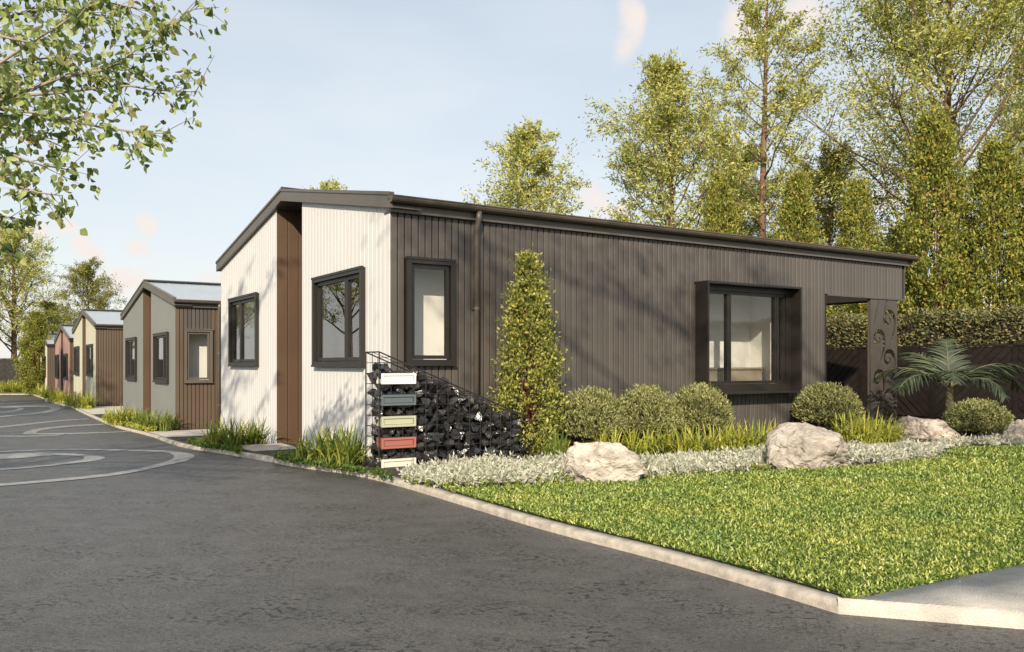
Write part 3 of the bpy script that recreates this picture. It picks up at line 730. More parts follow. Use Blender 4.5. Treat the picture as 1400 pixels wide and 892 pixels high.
def stone_mesh(seed):
    r = np.random.default_rng(seed); bm = bmesh.new()
    for _ in range(13):
        v = r.normal(size=3); v /= np.linalg.norm(v); v *= r.uniform(.75, 1.05); bm.verts.new((v[0] * .082, v[1] * .062, v[2] * .056))
    h = bmesh.ops.convex_hull(bm, input=bm.verts); bmesh.ops.delete(bm, geom=[g for g in h['geom_interior'] if isinstance(g, bmesh.types.BMVert)], context='VERTS')
    me = bpy.data.meshes.new('stone'); bm.to_mesh(me); bm.free(); me.materials.append(M['stone']); return me
STN = [stone_mesh(i) for i in range(12)]
cnt = 0; z = .05; row = 0
while z < 1.08:
    xe = GLEN - .07 if z + .05 <= GH1 else (z + .03 - GH0) / (GH1 - GH0) * GLEN
    x = .055 + (row % 2) * .05
    while x < xe:
        for y in ((.068, .165, .25) if x < .2 else (.068, .19)):
            if cnt < 300:
                o = link('stone', random.choice(STN), None, gab); cnt += 1
                k = random.uniform(.95, 1.25); o.scale = (k, k, k * random.uniform(.85, 1.15))
                o.location = (x + random.uniform(-.015, .015), y + random.uniform(-.008, .008), z + random.uniform(-.012, .012))
                o.rotation_euler = (random.uniform(0, 6.3), random.uniform(-.5, .5), random.uniform(0, 6.3)) if x > .1 else (random.uniform(-.5, .5), random.uniform(-.5, .5), random.uniform(1.2, 1.9))
        x += .100
    z += .084; row += 1
GX = Matrix.Translation(GB) @ Matrix.Rotation(ROT, 4, 'Z')
def letterbox(z, m, label):
    p = GX @ Vector((.012, -.004, z)); E = empty('letterbox', p, ROT); tag(E, label, 'letterbox', 'letterboxes in the gabion wall')
    w, h = .352, .100
    mb = MB(); mb.box(.03, w - .03, -.012, .16, .003, h - .003); mb.build('body', m, E)
    mb = MB(); b, d = .022, .030
    mb.box(0, b, -d, -.0125, 0, h); mb.box(w - b, w, -d, -.0125, 0, h); mb.box(b, w - b, -d + .001, -.0125, 0, b); mb.box(b, w - b, -d + .001, -.0125, h - b, h); mb.build('front_frame', m, E, bevel=.002)
    mb = MB(); mb.box(b + .006, w - b - .006, -.020, -.0127, b + .003, h - b - .006); mb.build('flap', m, E, bevel=.002)
letterbox(.820, M['lb_white'], 'bright white letterbox, topmost of the five in the gabion wall')
letterbox(.620, M['lb_slate'], 'slate blue-grey letterbox in the gabion wall')
letterbox(.420, M['lb_lime'], 'pale lime green letterbox in the gabion wall')
letterbox(.220, M['lb_red'], 'terracotta red letterbox in the gabion wall')
letterbox(.022, M['lb_cream'], 'cream letterbox, lowest of the five in the gabion wall')

# ------------------------------------------------------------------ foliage helpers
def unit(a): return a / np.maximum(np.linalg.norm(a, axis=-1, keepdims=True), 1e-9)
def leaf_arrays(P, D, ln, wd, fold=.15, up=None, shape='diamond', r=None):
    r = r or rng
    n = len(P); D = unit(D); A = r.normal(size=(n, 3)) if up is None else up + r.normal(size=(n, 3)) * .35
    S = unit(np.cross(D, A)); N = unit(np.cross(S, D))
    ln = np.asarray(ln).reshape(-1, 1) * np.ones((n, 1)); wd = np.asarray(wd).reshape(-1, 1) * np.ones((n, 1))
    if shape == 'diamond':
        V = np.stack([P, P + D * ln * .45 + S * wd * .5 + N * wd * fold, P + D * ln, P + D * ln * .45 - S * wd * .5 + N * wd * fold], 1)
        Fc = np.arange(n * 4).reshape(n, 4); return V.reshape(-1, 3), Fc
    # ovate leaf with six points: two quads folded along the midrib
    V = np.stack([P, P + D * ln * .28 + S * wd * .5 + N * wd * fold, P + D * ln * .62 + S * wd * .36 + N * wd * fold, P + D * ln - N * wd * .15,
                  P + D * ln * .62 - S * wd * .36 + N * wd * fold, P + D * ln * .28 - S * wd * .5 + N * wd * fold], 1)
    b = np.arange(n)[:, None] * 6
    Fc = np.concatenate([b + np.array([[0, 1, 2, 3]]), b + np.array([[0, 3, 4, 5]])], 0)
    return V.reshape(-1, 3), Fc
def leaf_mesh(name, *a, **k):
    V, Fc = leaf_arrays(*a, **k); return npmesh(name, V, Fc)
def rnd(n, s=1.0, r=None): return (r or rng).normal(size=(n, 3)) * s

def feathery(seed, h, crown0, rad, nlimb, ntwig, nleaf, ll=.20, trunk_r=.16, top_r=.5, prof=None, lean=0, wdt=.3, el=(20, 50)):
    """trunk mesh with limbs and a crown mesh of narrow leaves on twigs"""
    r = np.random.default_rng(seed); mb = MB(); P = []; D = []
    ph = r.uniform(0, 6)
    def tr(z): t = z / h; return Vector((lean * t * h * .05 + .012 * h * math.sin(3 * t + ph) * t, .012 * h * math.cos(2.5 * t + ph) * t, z))
    mb.tube([tr(h * t) for t in np.linspace(-.015, .97, 14)], [trunk_r * (1 - .88 * max(0, t)) for t in np.linspace(-.015, .97, 14)], 8)
    prof = prof or (lambda t: (1 - t) ** .7 * (.55 + .45 * min(1, t * 4)))
    for i in range(nlimb):
        t = ((i + r.uniform(.1, .9)) / nlimb) ** .9; z = h * (crown0 + (1 - crown0) * t * .97); az = i * 2.39996 + r.uniform(-.5, .5)
        ln = rad * (prof(t) + top_r * .15) * r.uniform(.6, 1.15) + .25
        e = math.radians(r.uniform(*el) + 28 * t); b = tr(z)
        d = Vector((math.cos(az) * math.cos(e), math.sin(az) * math.cos(e), math.sin(e)))
        pts = [b]; dd = d.copy()
        for k in range(5):
            dd = (dd + Vector((r.normal() * .13, r.normal() * .13, .07 + r.normal() * .08))).normalized(); pts.append(pts[-1] + dd * ln / 5)
        rr = max(.010, trunk_r * (1 - .85 * z / h) * .33)
        mb.tube(pts, [rr * (1 - .15 * k) for k in range(6)], 5)
        for j in range(ntwig):
            f = r.uniform(.28, 1.0) ** .8 * 5; k = min(4, int(f)); p = pts[k].lerp(pts[k + 1], f - k)
            td = (dd * .7 + Vector(r.normal(size=3)) * .75 + Vector((0, 0, .25))).normalized(); tl = ln * r.uniform(.18, .36) + .15
            q = p + td * tl
            if j % 2 == 0: mb.tube([p, p.lerp(q, .5) + Vector((0, 0, .04 * tl)), q], [rr * .35, rr * .22, .005], 4, False)
            n = max(4, int(nleaf * r.uniform(.5, 1.4) * (.6 + .4 * tl)))
            tt = r.uniform(.15, 1.1, size=(n, 1)); base = np.array(p)[None] * (1 - tt) + np.array(q)[None] * tt + r.normal(size=(n, 3)) * tl * np.array([[.15, .15, .09]])
            P.append(base); D.append(np.array(td)[None] * .8 + r.normal(size=(n, 3)) * .6 + np.array([[0, 0, -.25]]))
    P = np.concatenate(P); D = np.concatenate(D); n = len(P)
    cm = leaf_mesh('crown', P, D, ll * r.uniform(.6, 1.3, n), ll * wdt * r.uniform(.7, 1.3, n), r=r)
    return mb.mesh('trunk', smooth=True), cm
def tree(name, meshes, loc, bark, leaf, label, group, rz=0, scale=1, cat='tree'):
    E = empty(name, loc, rz); E.scale = (scale,) * 3 if not hasattr(scale, '__len__') else scale; tag(E, label, cat, group)
    link('trunk', meshes[0], bark, E); link('crown', meshes[1], leaf, E); return E
def col(px, Y): return (px - CX) / F * Y

# feathery trees behind the white house and beyond the fence; each stands on the ground at its own distance
GRP = 'feathery trees beyond the fence'
def htop(py, Y): return 1 + (HY - py) / F * Y
def spot(px, Y): x = col(px, Y); return (x, Y, gz(x, Y) - .1)
T1 = feathery(11, 9.3, .30, 3.5, 34, 9, 76, .155, .13)
tree('feathery_tree', T1, spot(722, 30), M['bark'], M['feather'], 'small feathery tree standing alone behind the roof of the white house', GRP)
T2 = feathery(12, 11.6, .25, 4.5, 52, 9, 82, .16, .20)
tree('feathery_tree', T2, spot(918, 30), M['bark'], M['feather'], 'broad feathery tree left of the tall bare-trunked tree', GRP)
T3 = feathery(13, 15.8, .30, 3.4, 42, 8, 80, .155, .19, prof=lambda t: .75 * (1 - t) ** .5 + .25 * math.sin(t * 9) ** 2, el=(15, 40))
tree('feathery_tree', T3, spot(1043, 29), M['bark_red'], M['feather'], 'tallest slender tree with a long bare reddish trunk and sparse tufts', GRP)
T4 = feathery(14, 16.0, .28, 6.4, 72, 11, 84, .16, .22, prof=lambda t: (1 - t) ** .55 * (.6 + .4 * min(1, t * 4)))
tree('feathery_tree', T4, spot(1296, 27), M['bark'], M['feather'], 'large wide-spreading feathery tree above the columnar shrubs', GRP)
T5 = feathery(15, 8.8, .2, 4.0, 40, 8, 78, .155, .15)
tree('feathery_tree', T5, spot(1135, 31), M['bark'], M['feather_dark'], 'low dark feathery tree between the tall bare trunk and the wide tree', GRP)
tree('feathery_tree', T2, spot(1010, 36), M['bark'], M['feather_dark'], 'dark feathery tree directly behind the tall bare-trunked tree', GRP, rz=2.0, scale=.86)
tree('feathery_tree', T4, spot(1480, 30), M['bark'], M['feather'], 'wide feathery tree at the far end of the boundary fence', GRP, rz=1.0, scale=.9)
tree('feathery_tree', T1, spot(450, 44), M['bark'], M['feather'], 'tree whose thin tip just shows over the ridge of the white house', GRP, rz=1.3, scale=1.12)
# trees at the far end of the street
T6 = feathery(16, 10.2, .18, 4.6, 46, 8, 62, .19, .22)
tree('street_end_tree', T6, spot(20, 55), M['bark'], M['feather'], 'tall loose tree behind the fence at the street end', 'trees at the end of the street')
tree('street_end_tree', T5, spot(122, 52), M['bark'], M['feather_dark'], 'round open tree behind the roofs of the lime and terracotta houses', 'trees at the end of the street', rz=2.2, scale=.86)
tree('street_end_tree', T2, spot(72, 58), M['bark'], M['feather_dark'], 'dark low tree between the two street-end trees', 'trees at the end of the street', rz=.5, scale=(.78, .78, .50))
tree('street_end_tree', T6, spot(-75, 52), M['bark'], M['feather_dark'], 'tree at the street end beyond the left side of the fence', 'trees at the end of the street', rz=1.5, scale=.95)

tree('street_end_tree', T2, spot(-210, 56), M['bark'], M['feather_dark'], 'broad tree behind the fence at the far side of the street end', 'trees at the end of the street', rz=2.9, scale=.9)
tree('street_end_tree', T4, spot(-360, 60), M['bark'], M['feather'], 'largest tree behind the fence at the far side of the street end', 'trees at the end of the street', rz=.7, scale=.75)

def columnar(seed, h, rad, nleaf, ll, r0=.35, cone=False):
    r = np.random.default_rng(seed); mb = MB(); nst = 9; P = []; D = []
    def prof(t): return rad * (r0 + (1 - r0) * min(1, t / .28) ** .7) * (1 - max(0, (t - .38) / .62) ** 2.0 * .80)
    if cone:
        def prof(t): return float(np.interp(t, [0, .08, .3, .55, .8, 1.0], [.80 * rad, rad, .98 * rad, .74 * rad, .45 * rad, .06 * rad]))
    for i in range(nst):
        az = i * 2.4; k = r.uniform(.15, .6)
        mb.tube([(math.cos(az) * .05 * rad, math.sin(az) * .05 * rad, -.02 * h), (math.cos(az) * k * .6 * rad, math.sin(az) * k * .6 * rad, h * .4), (math.cos(az) * k * .5 * rad, math.sin(az) * k * .5 * rad, h * r.uniform(.75, .96))], [rad * .05, rad * .03, rad * .008], 5)
    kk = 26 if cone else 52; ncl = int(nleaf / kk)
    for i in range(ncl):                           # sprays of leaves pointing up and out
        t = r.uniform(.02, 1.0); az = r.uniform(0, 6.2832)
        lump = 1 + (.10 if cone else .24) * math.sin(az * 3 + t * 11 + seed) + (.10 if cone else .20) * math.sin(az * 5 - t * 23) + r.normal() * (.07 if cone else .13)
        q = prof(t) * lump * r.uniform(.55, 1.0) ** .5
        c = np.array([math.cos(az) * q, math.sin(az) * q, t * h])
        d = np.array([math.cos(az) * .55, math.sin(az) * .55, .9]); sp = (rad * .16 + .03) * r.uniform(.6, 1.25)
        P.append(c + r.normal(size=(kk, 3)) * sp * .55 + d * r.uniform(-1, 1, (kk, 1)) * sp); D.append(d + r.normal(size=(kk, 3)) * .75)
    P = np.concatenate(P); D = np.concatenate(D); n = len(P)
    keep = P[:, 2] > 0.0; P, D = P[keep], D[keep]; n = len(P)
    return mb.mesh('trunk', smooth=True), leaf_mesh('crown', P, D, ll * r.uniform(.55, 1.4, n), ll * .52 * r.uniform(.6, 1.3, n), r=r)
CG = 'tall columnar shrubs behind the hedge'
C1 = columnar(21, 6.2, .80, 42000, .085); C2 = columnar(22, 5.6, .78, 38000, .085); C3 = columnar(23, 4.9, .72, 26000, .09)
def shrub(px, Y, top, mesh, h0, label, rz, wide=1.0):
    h = htop(top, Y); k = h / h0
    return tree('columnar_shrub', mesh, spot(px, Y), M['stem_red'], M['pitto_far'], label, CG, rz, (wide, wide, k), 'shrub')
shrub(1278, 18.5, 150, C1, 6.2, 'tallest yellow-green columnar shrub, behind the hedge beside the porch', .2, .88)
shrub(1362, 18.0, 188, C2, 5.6, 'second tallest columnar shrub, behind the palm and hedge', 1.2, .85)
shrub(1440, 17.5, 160, C1, 6.2, 'columnar shrub further along the hedge past the second tallest', 2.9, .85)
shrub(1232, 21.5, 300, C3, 4.9, 'columnar shrub close behind the end of the gutter', .9, .95)
shrub(1172, 23.5, 236, C2, 5.6, 'columnar shrub showing above the gutter end, left of the tallest', 3.0, .85)
shrub(1090, 24.5, 224, C2, 5.6, 'columnar shrub right of the tall bare trunk', 4.3, .85)
shrub(984, 25.5, 222, C1, 6.2, 'columnar shrub left of the tall bare trunk', 5.1, .80)
shrub(1205, 19.5, 330, C3, 4.9, 'short columnar shrub seen through the porch opening', 5.0, 1.1)
p = at(20, 541, SOIL); E = tree('columnar_shrub', C3, (p.x, p.y + 2.0, p.z - .05), M['stem_red'], M['pitto_far'], 'bushy yellow-green shrub in front of the street-end fence', None, 1.1, (1.05, 1.05, .90), 'shrub')

# hedge behind the boundary fence
def box_foliage(seed, lx, ly, h, n, ll, z0=0.0):
    r = np.random.default_rng(seed)
    face = r.integers(0, 4, n); P = np.stack([r.uniform(0, lx, n), r.uniform(0, ly, n), r.uniform(z0, h, n)], 1); d = np.abs(r.normal(size=n)) * .08
    f0 = face <= 1; P[f0, 1] = d[f0]; f2 = face == 2; P[f2, 2] = h - d[f2]; f3 = face == 3; P[f3, 1] = ly - d[f3]
    lump = np.sin(P[:, 0] * 3.1 + seed) * .05 + np.sin(P[:, 0] * 7.7 + P[:, 2] * 4) * .045
    P[:, 2] += np.where(f2, lump, 0); P[:, 1] += np.where(f0, lump, 0)
    D = np.stack([r.normal(size=n), np.where(f0, -.8, np.where(f3, .8, 0)) + r.normal(size=n) * .6, .5 + r.normal(size=n) * .6], 1)
    return leaf_mesh('foliage', P, D, ll * r.uniform(.7, 1.3, n), ll * .5 * r.uniform(.7, 1.3, n), r=r)
FU = 11.0                                           # the boundary fence runs across the street end of the lot at this u
fb = xy(FU, -6.5)
HG = empty('hedge', (xy(FU + .55, -7.5).x, xy(FU + .55, -7.5).y, -.05), ROT + math.pi / 2); tag(HG, 'clipped dark leafy hedge standing above the black fence', 'hedge')
o = link('foliage', box_foliage(31, 18.5, .9, 2.02, 95000, .065), M['hedge'], HG); o.scale = (1, -1, 1)
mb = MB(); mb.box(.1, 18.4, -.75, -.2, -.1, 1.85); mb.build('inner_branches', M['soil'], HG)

# boundary fence with boards laid in chevrons
def chevron_fence(o0, rot, npan, h, pw, label, z, step_=.115, board_w=.105):
    E = empty('chevron_fence', (o0.x, o0.y, z), rot); tag(E, label, 'fence')
    for i in range(npan):
        mb = MB(); mb.box(i * pw - .045, i * pw + .045, .020, .11, -.1, h + .01); mb.build('post', M['fence'], E)
        mb = MB(); mb.box(i * pw + .046, (i + 1) * pw - .046, .055, .075, -.1, h - .004); mb.build('backing_panel', M['groove'], E)
        sgn = 1 if i % 2 == 0 else -1; x0, x1 = i * pw + .05, (i + 1) * pw - .05; s2 = math.sqrt(2)
        c = -pw * 1.2
        while c < h + pw * 1.2:                     # strip between two 45 degree lines clipped to the panel
            lo, hi = c, c + board_w * s2
            xs = sorted({x0, x1, *[x for x in [x0 + (0 - lo), x0 + (0 - hi), x0 + (h - lo), x0 + (h - hi)] if x0 < x < x1]})
            def yl(x): return min(max(lo + (x - x0), .03), h)
            def yh(x): return min(max(hi + (x - x0), .03), h)
            bot_ = [(x, yl(x)) for x in xs]; top_ = [(x, yh(x)) for x in xs[::-1]]
            poly = []
            for q in bot_ + top_:
                if not poly or (abs(q[0] - poly[-1][0]) + abs(q[1] - poly[-1][1])) > 1e-4: poly.append(q)
            if len(poly) > 2 and (abs(poly[0][0] - poly[-1][0]) + abs(poly[0][1] - poly[-1][1])) < 1e-4: poly.pop()
            area = .5 * abs(sum(a[0] * b[1] - b[0] * a[1] for a, b in zip(poly, poly[1:] + poly[:1])))
            if len(poly) >= 3 and area > .002:
                if sgn < 0: poly = [(x0 + x1 - a, b) for a, b in poly][::-1]
                mb = MB(); mb.prism(poly, 'y', .030, .052); mb.build('board', M['fence'], E)
            c += step_ * s2
    mb = MB(); mb.box(-.05, npan * pw + .05, .01, .12, h + .012, h + .04); mb.build('capping_rail', M['fence'], E)
chevron_fence(xy(FU, 6.6), ROT - math.pi / 2, 8, 1.28, 1.45, 'black-brown fence of diagonal chevron boards below the hedge', .03)
# the end of the street
ep = at(43, 539.8)
chevron_fence(Vector((ep.x - 24.0, ep.y + 5.0, 0)), 0.0, 18, 2.0, 1.5, 'dark fence across the end of the street behind the shrubs', gz(ep.x, ep.y + 5) + .02, .24, .225)

# ------------------------------------------------------------------ garden planting
# upright evergreen between the gabion and the wall
mshr = columnar(41, 2.10, .33, 14000, .045, r0=.75, cone=True)
u = on_s(722, -.50); q = xy(u, -.50); hq = htop(357, q.y) - .04
tree('upright_shrub', mshr, (q.x, q.y, gz(q.x, q.y) + .04), M['stem_red'], M['pitto'], 'cone-shaped yellow-green shrub beside the gabion, against the brown wall', None, 0, (1.0, 1.0, hq / 2.10), 'shrub')

def hebe(seed, rad, h, nspr):
    r = np.random.default_rng(seed); P = []; D = []; mb = MB()
    for i in range(nspr):
        a = math.acos(1 - r.uniform(0, 1) * 1.25); az = r.uniform(0, 6.2832); q = r.uniform(.80, 1.04)
        if math.cos(a) < -.2: q *= .92
        d = np.array([math.sin(a) * math.cos(az), math.sin(a) * math.sin(az), math.cos(a)])
        c = d * np.array([rad, rad, h * .56]) * q + np.array([0, 0, h * .44])
        up = unit((d * .55 + np.array([0, 0, .9]))[None])[0]
        k = 11; tt = r.uniform(-.06, .05, (k, 1)); P.append(c + up * tt + r.normal(size=(k, 3)) * .008); D.append(up * 1.1 + r.normal(size=(k, 3)) * .5)
        if i % 14 == 0: mb.tube([(0, 0, .0), tuple(c * np.array([.55, .55, .45])), tuple(c)], [.008, .006, .003], 4, False)
    P = np.concatenate(P); D = np.concatenate(D); n = len(P)
    return mb.mesh('stems'), leaf_mesh('foliage', P, D, .040 * r.uniform(.7, 1.3, n), .014 * r.uniform(.8, 1.2, n), r=r)
HB = [hebe(51, .36, .68, 900), hebe(52, .36, .68, 900)]
def bush(px, s, rad, top, label, k=0, rz=0, pos=None):
    if pos is None: q = xy(on_s(px, s), s); q = Vector((q.x, q.y, gz(q.x, q.y) + SOIL))
    else: q = pos
    h = htop(top, q.y) - q.z
    E = empty('round_bush', (q.x, q.y, q.z - .02), rz); tag(E, label, 'bush', 'round clipped bushes in the garden bed'); E.scale = (rad / .36, rad / .36, h / .68)
    link('stems', HB[k][0], M['stem_red'], E); link('foliage', HB[k][1], M['hebe'], E)
    # dense core of small twigs that keeps the middle from showing through
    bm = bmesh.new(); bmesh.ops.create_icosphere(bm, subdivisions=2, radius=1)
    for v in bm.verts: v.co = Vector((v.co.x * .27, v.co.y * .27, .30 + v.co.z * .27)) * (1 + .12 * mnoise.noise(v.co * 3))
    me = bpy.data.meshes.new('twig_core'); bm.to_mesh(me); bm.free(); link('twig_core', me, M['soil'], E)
bush(808, -.50, .37, 533, 'round bush next to the cone-shaped shrub, against the brown wall', 0, .3)
bush(884, -.50, .37, 530, 'round bush in the middle of the three against the brown wall', 1, 1.4)
bush(957, -.50, .36, 528, 'round bush at the near end of the projecting window box', 0, 2.7)
bush(1131, -.45, .43, 526, 'round bush behind the tall boulder, between window box and porch', 1, 3.9)
bush(1337, 0, .36, 547, 'round bush in front of the palm, beside the boulder', 0, 5.0, pos=at(1337, 602, SOIL))

def clump_mesh(seed, n, ln, wd, arch):
    r = np.random.default_rng(seed); V = []; Fc = []; k = 6
    for i in range(n):
        az = r.uniform(0, 6.2832); l = ln * r.uniform(.6, 1.15); w = wd * r.uniform(.7, 1.2); lean = r.uniform(.05, .95); b = np.array([r.normal() * .035, r.normal() * .035, 0])
        d = np.array([math.cos(az), math.sin(az), 0]); sd = np.array([-d[1], d[0], 0]); o = len(V); p = b.copy(); ang = math.pi / 2 - lean * .55
        for j in range(k):
            t = j / (k - 1); ww = w * (.55 + .9 * t) * (1 - t) ** .55 + .0006
            tw = sd * math.cos(.4 * t) + np.array([0, 0, math.sin(.4 * t)]) * .3
            V += [p - tw * ww * .5, p + tw * ww * .5]
            p = p + (d * math.cos(ang) + np.array([0, 0, math.sin(ang)])) * l / (k - 1); ang -= arch * lean * (.6 + t)
        for j in range(k - 1): Fc.append((o + 2 * j, o + 2 * j + 1, o + 2 * j + 3, o + 2 * j + 2))
    return npmesh('grass_clump', np.array(V), Fc, True)
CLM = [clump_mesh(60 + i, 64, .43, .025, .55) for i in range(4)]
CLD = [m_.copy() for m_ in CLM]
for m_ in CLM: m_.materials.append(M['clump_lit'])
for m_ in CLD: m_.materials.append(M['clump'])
def clumps(items, label, group, mesh, sc_=1.0):
    for (px, py, k) in items:
        p = at(px, py, SOIL); o = link('grass_clump', random.choice(mesh), None, None, (p.x, p.y, p.z - .01), random.uniform(0, 6.28)); o.scale = (k * sc_,) * 3
        tag(o, label, 'grass clump', group)
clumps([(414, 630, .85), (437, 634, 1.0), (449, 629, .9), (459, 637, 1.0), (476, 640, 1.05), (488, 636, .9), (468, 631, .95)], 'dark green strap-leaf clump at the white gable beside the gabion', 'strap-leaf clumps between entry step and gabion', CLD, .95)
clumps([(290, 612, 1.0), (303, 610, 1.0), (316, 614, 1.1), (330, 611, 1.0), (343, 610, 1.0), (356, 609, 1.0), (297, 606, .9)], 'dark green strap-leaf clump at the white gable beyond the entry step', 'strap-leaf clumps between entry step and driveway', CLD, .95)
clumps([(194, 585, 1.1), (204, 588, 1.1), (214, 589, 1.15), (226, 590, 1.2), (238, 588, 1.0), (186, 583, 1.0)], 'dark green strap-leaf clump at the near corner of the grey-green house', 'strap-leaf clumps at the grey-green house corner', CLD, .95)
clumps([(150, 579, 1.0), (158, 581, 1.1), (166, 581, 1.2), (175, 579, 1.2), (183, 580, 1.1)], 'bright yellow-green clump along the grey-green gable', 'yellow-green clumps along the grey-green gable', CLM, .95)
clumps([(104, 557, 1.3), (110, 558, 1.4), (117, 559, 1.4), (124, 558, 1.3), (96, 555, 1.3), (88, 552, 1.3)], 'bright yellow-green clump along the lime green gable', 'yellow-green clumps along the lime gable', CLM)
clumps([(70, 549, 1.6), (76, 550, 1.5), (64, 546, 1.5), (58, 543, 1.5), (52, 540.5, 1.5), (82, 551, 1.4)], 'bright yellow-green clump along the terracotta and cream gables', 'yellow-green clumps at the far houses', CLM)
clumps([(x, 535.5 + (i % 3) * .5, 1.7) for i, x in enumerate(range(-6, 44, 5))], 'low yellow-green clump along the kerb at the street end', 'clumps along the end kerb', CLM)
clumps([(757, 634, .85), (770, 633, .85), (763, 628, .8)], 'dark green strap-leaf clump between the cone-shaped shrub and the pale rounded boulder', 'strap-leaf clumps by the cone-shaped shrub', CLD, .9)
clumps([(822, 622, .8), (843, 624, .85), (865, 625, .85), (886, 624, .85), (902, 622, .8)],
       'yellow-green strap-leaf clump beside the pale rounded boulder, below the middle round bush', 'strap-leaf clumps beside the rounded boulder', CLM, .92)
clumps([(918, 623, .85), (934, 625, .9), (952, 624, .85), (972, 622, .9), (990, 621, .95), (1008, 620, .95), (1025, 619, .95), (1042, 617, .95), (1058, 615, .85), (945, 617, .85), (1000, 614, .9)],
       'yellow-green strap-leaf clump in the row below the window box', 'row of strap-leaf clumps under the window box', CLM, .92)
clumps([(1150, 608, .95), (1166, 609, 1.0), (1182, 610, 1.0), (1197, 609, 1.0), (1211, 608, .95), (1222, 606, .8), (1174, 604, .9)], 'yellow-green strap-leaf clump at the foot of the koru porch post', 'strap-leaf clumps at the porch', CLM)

# boulders
def boulder(px0, px1, ybase, ytop, m, label, seed, depth, outline):
    c = at((px0 + px1) / 2, ybase, SOIL); wid = (px1 - px0) / F * c.y; h = htop(ytop, c.y) - c.z
    bm = bmesh.new(); bmesh.ops.create_icosphere(bm, subdivisions=5, radius=1)
    off = Vector((seed * 7.1, seed * 3.3, seed * 1.7)); r = random.Random(seed)
    planes = [(Vector((r.gauss(0, 1), r.gauss(0, 1), r.gauss(0, .8))).normalized(), r.uniform(.66, .92)) for _ in range(13)]
    for v in bm.verts:
        p = v.co.normalized(); rad = 1.08
        for n_, d_ in planes:
            k = p.dot(n_)
            if k > .01: rad = min(rad, d_ / k)
        st_ = p + .25 * Vector((0, 0, p.x)); rad *= 1 + .09 * mnoise.fractal(p * 2.2 + off, 1, 2, 4) - .10 * (1 - abs(mnoise.noise(p * 3.4 + off))) ** 6 + .03 * abs(mnoise.noise(Vector((st_.x * 3, st_.y * 3, st_.z * 13)) + off)) + .020 * mnoise.noise(p * 17 + off) + .012 * mnoise.noise(p * 39 + off)
        v.co = p * rad
    xs = [v.co.x for v in bm.verts]; zs = [v.co.z for v in bm.verts]; ys = [v.co.y for v in bm.verts]
    ex = [(a - px0) / (px1 - px0) - .5 for a, b in outline]; eh = [(ybase - b) / (ybase - ytop) for a, b in outline]
    for v in bm.verts:                              # silhouette heights follow the stone's outline, the rest stays rough
        z = (v.co.z - min(zs)) / (max(zs) - min(zs)); x = (v.co.x - min(xs)) / (max(xs) - min(xs)) - .5; y = (v.co.y - min(ys)) / (max(ys) - min(ys)) - .5
        t = max(0, (z - .32) / .68); dome = max(.45, (1 - min(1, (2.0 * x) ** 2)) ** .5)
        k = min(1.12, float(np.interp(x, ex, eh)) / dome)
        v.co = Vector((x * wid * 1.02, y * wid * depth, min(1.1, t * k) * h - (.08 if z < .32 else 0)))
    me = bpy.data.meshes.new('boulder'); bm.to_mesh(me); bm.free()
    for p in me.polygons: p.use_smooth = False
    o = link('boulder', me, m, None, (c.x, c.y + wid * depth * .40, c.z - .02)); tag(o, label, 'boulder', 'boulders in the garden bed'); return o
boulder(772, 889, 661, 598, M['boulder'], 'smooth pale grey boulder in front of the bushes beside the gabion', 3, .75, [(772, 648), (785, 612), (820, 598), (850, 606), (875, 628), (889, 655)])
boulder(1058, 1182, 645, 576, M['boulder'], 'tall craggy cream boulder in front of the round bush by the window box', 5, .75, [(1058, 630), (1075, 602), (1096, 580), (1118, 576), (1148, 592), (1168, 612), (1182, 640)])
boulder(1236, 1329, 608, 565, M['boulder_b'], 'ochre-sided flat-topped boulder by the palm', 8, .8, [(1236, 600), (1252, 576), (1290, 565), (1308, 582), (1329, 600)])
boulder(1374, 1442, 607, 570, M['boulder_b'], 'ochre boulder beyond the round bush in front of the palm', 9, .8, [(1374, 590), (1398, 572), (1425, 570), (1442, 592)])

# flat stepping slab near the porch
p = at(1245, 611, SOIL); mb = MB(); mb.box(-.75, .45, -.16, .18, -.03, .035); o = mb.build('path_slab', M['concrete'], None, bevel=.01); o.location = p; o.rotation_euler = (0, 0, .15); tag(o, 'low pale concrete slab in the bed near the koru post', 'slab')

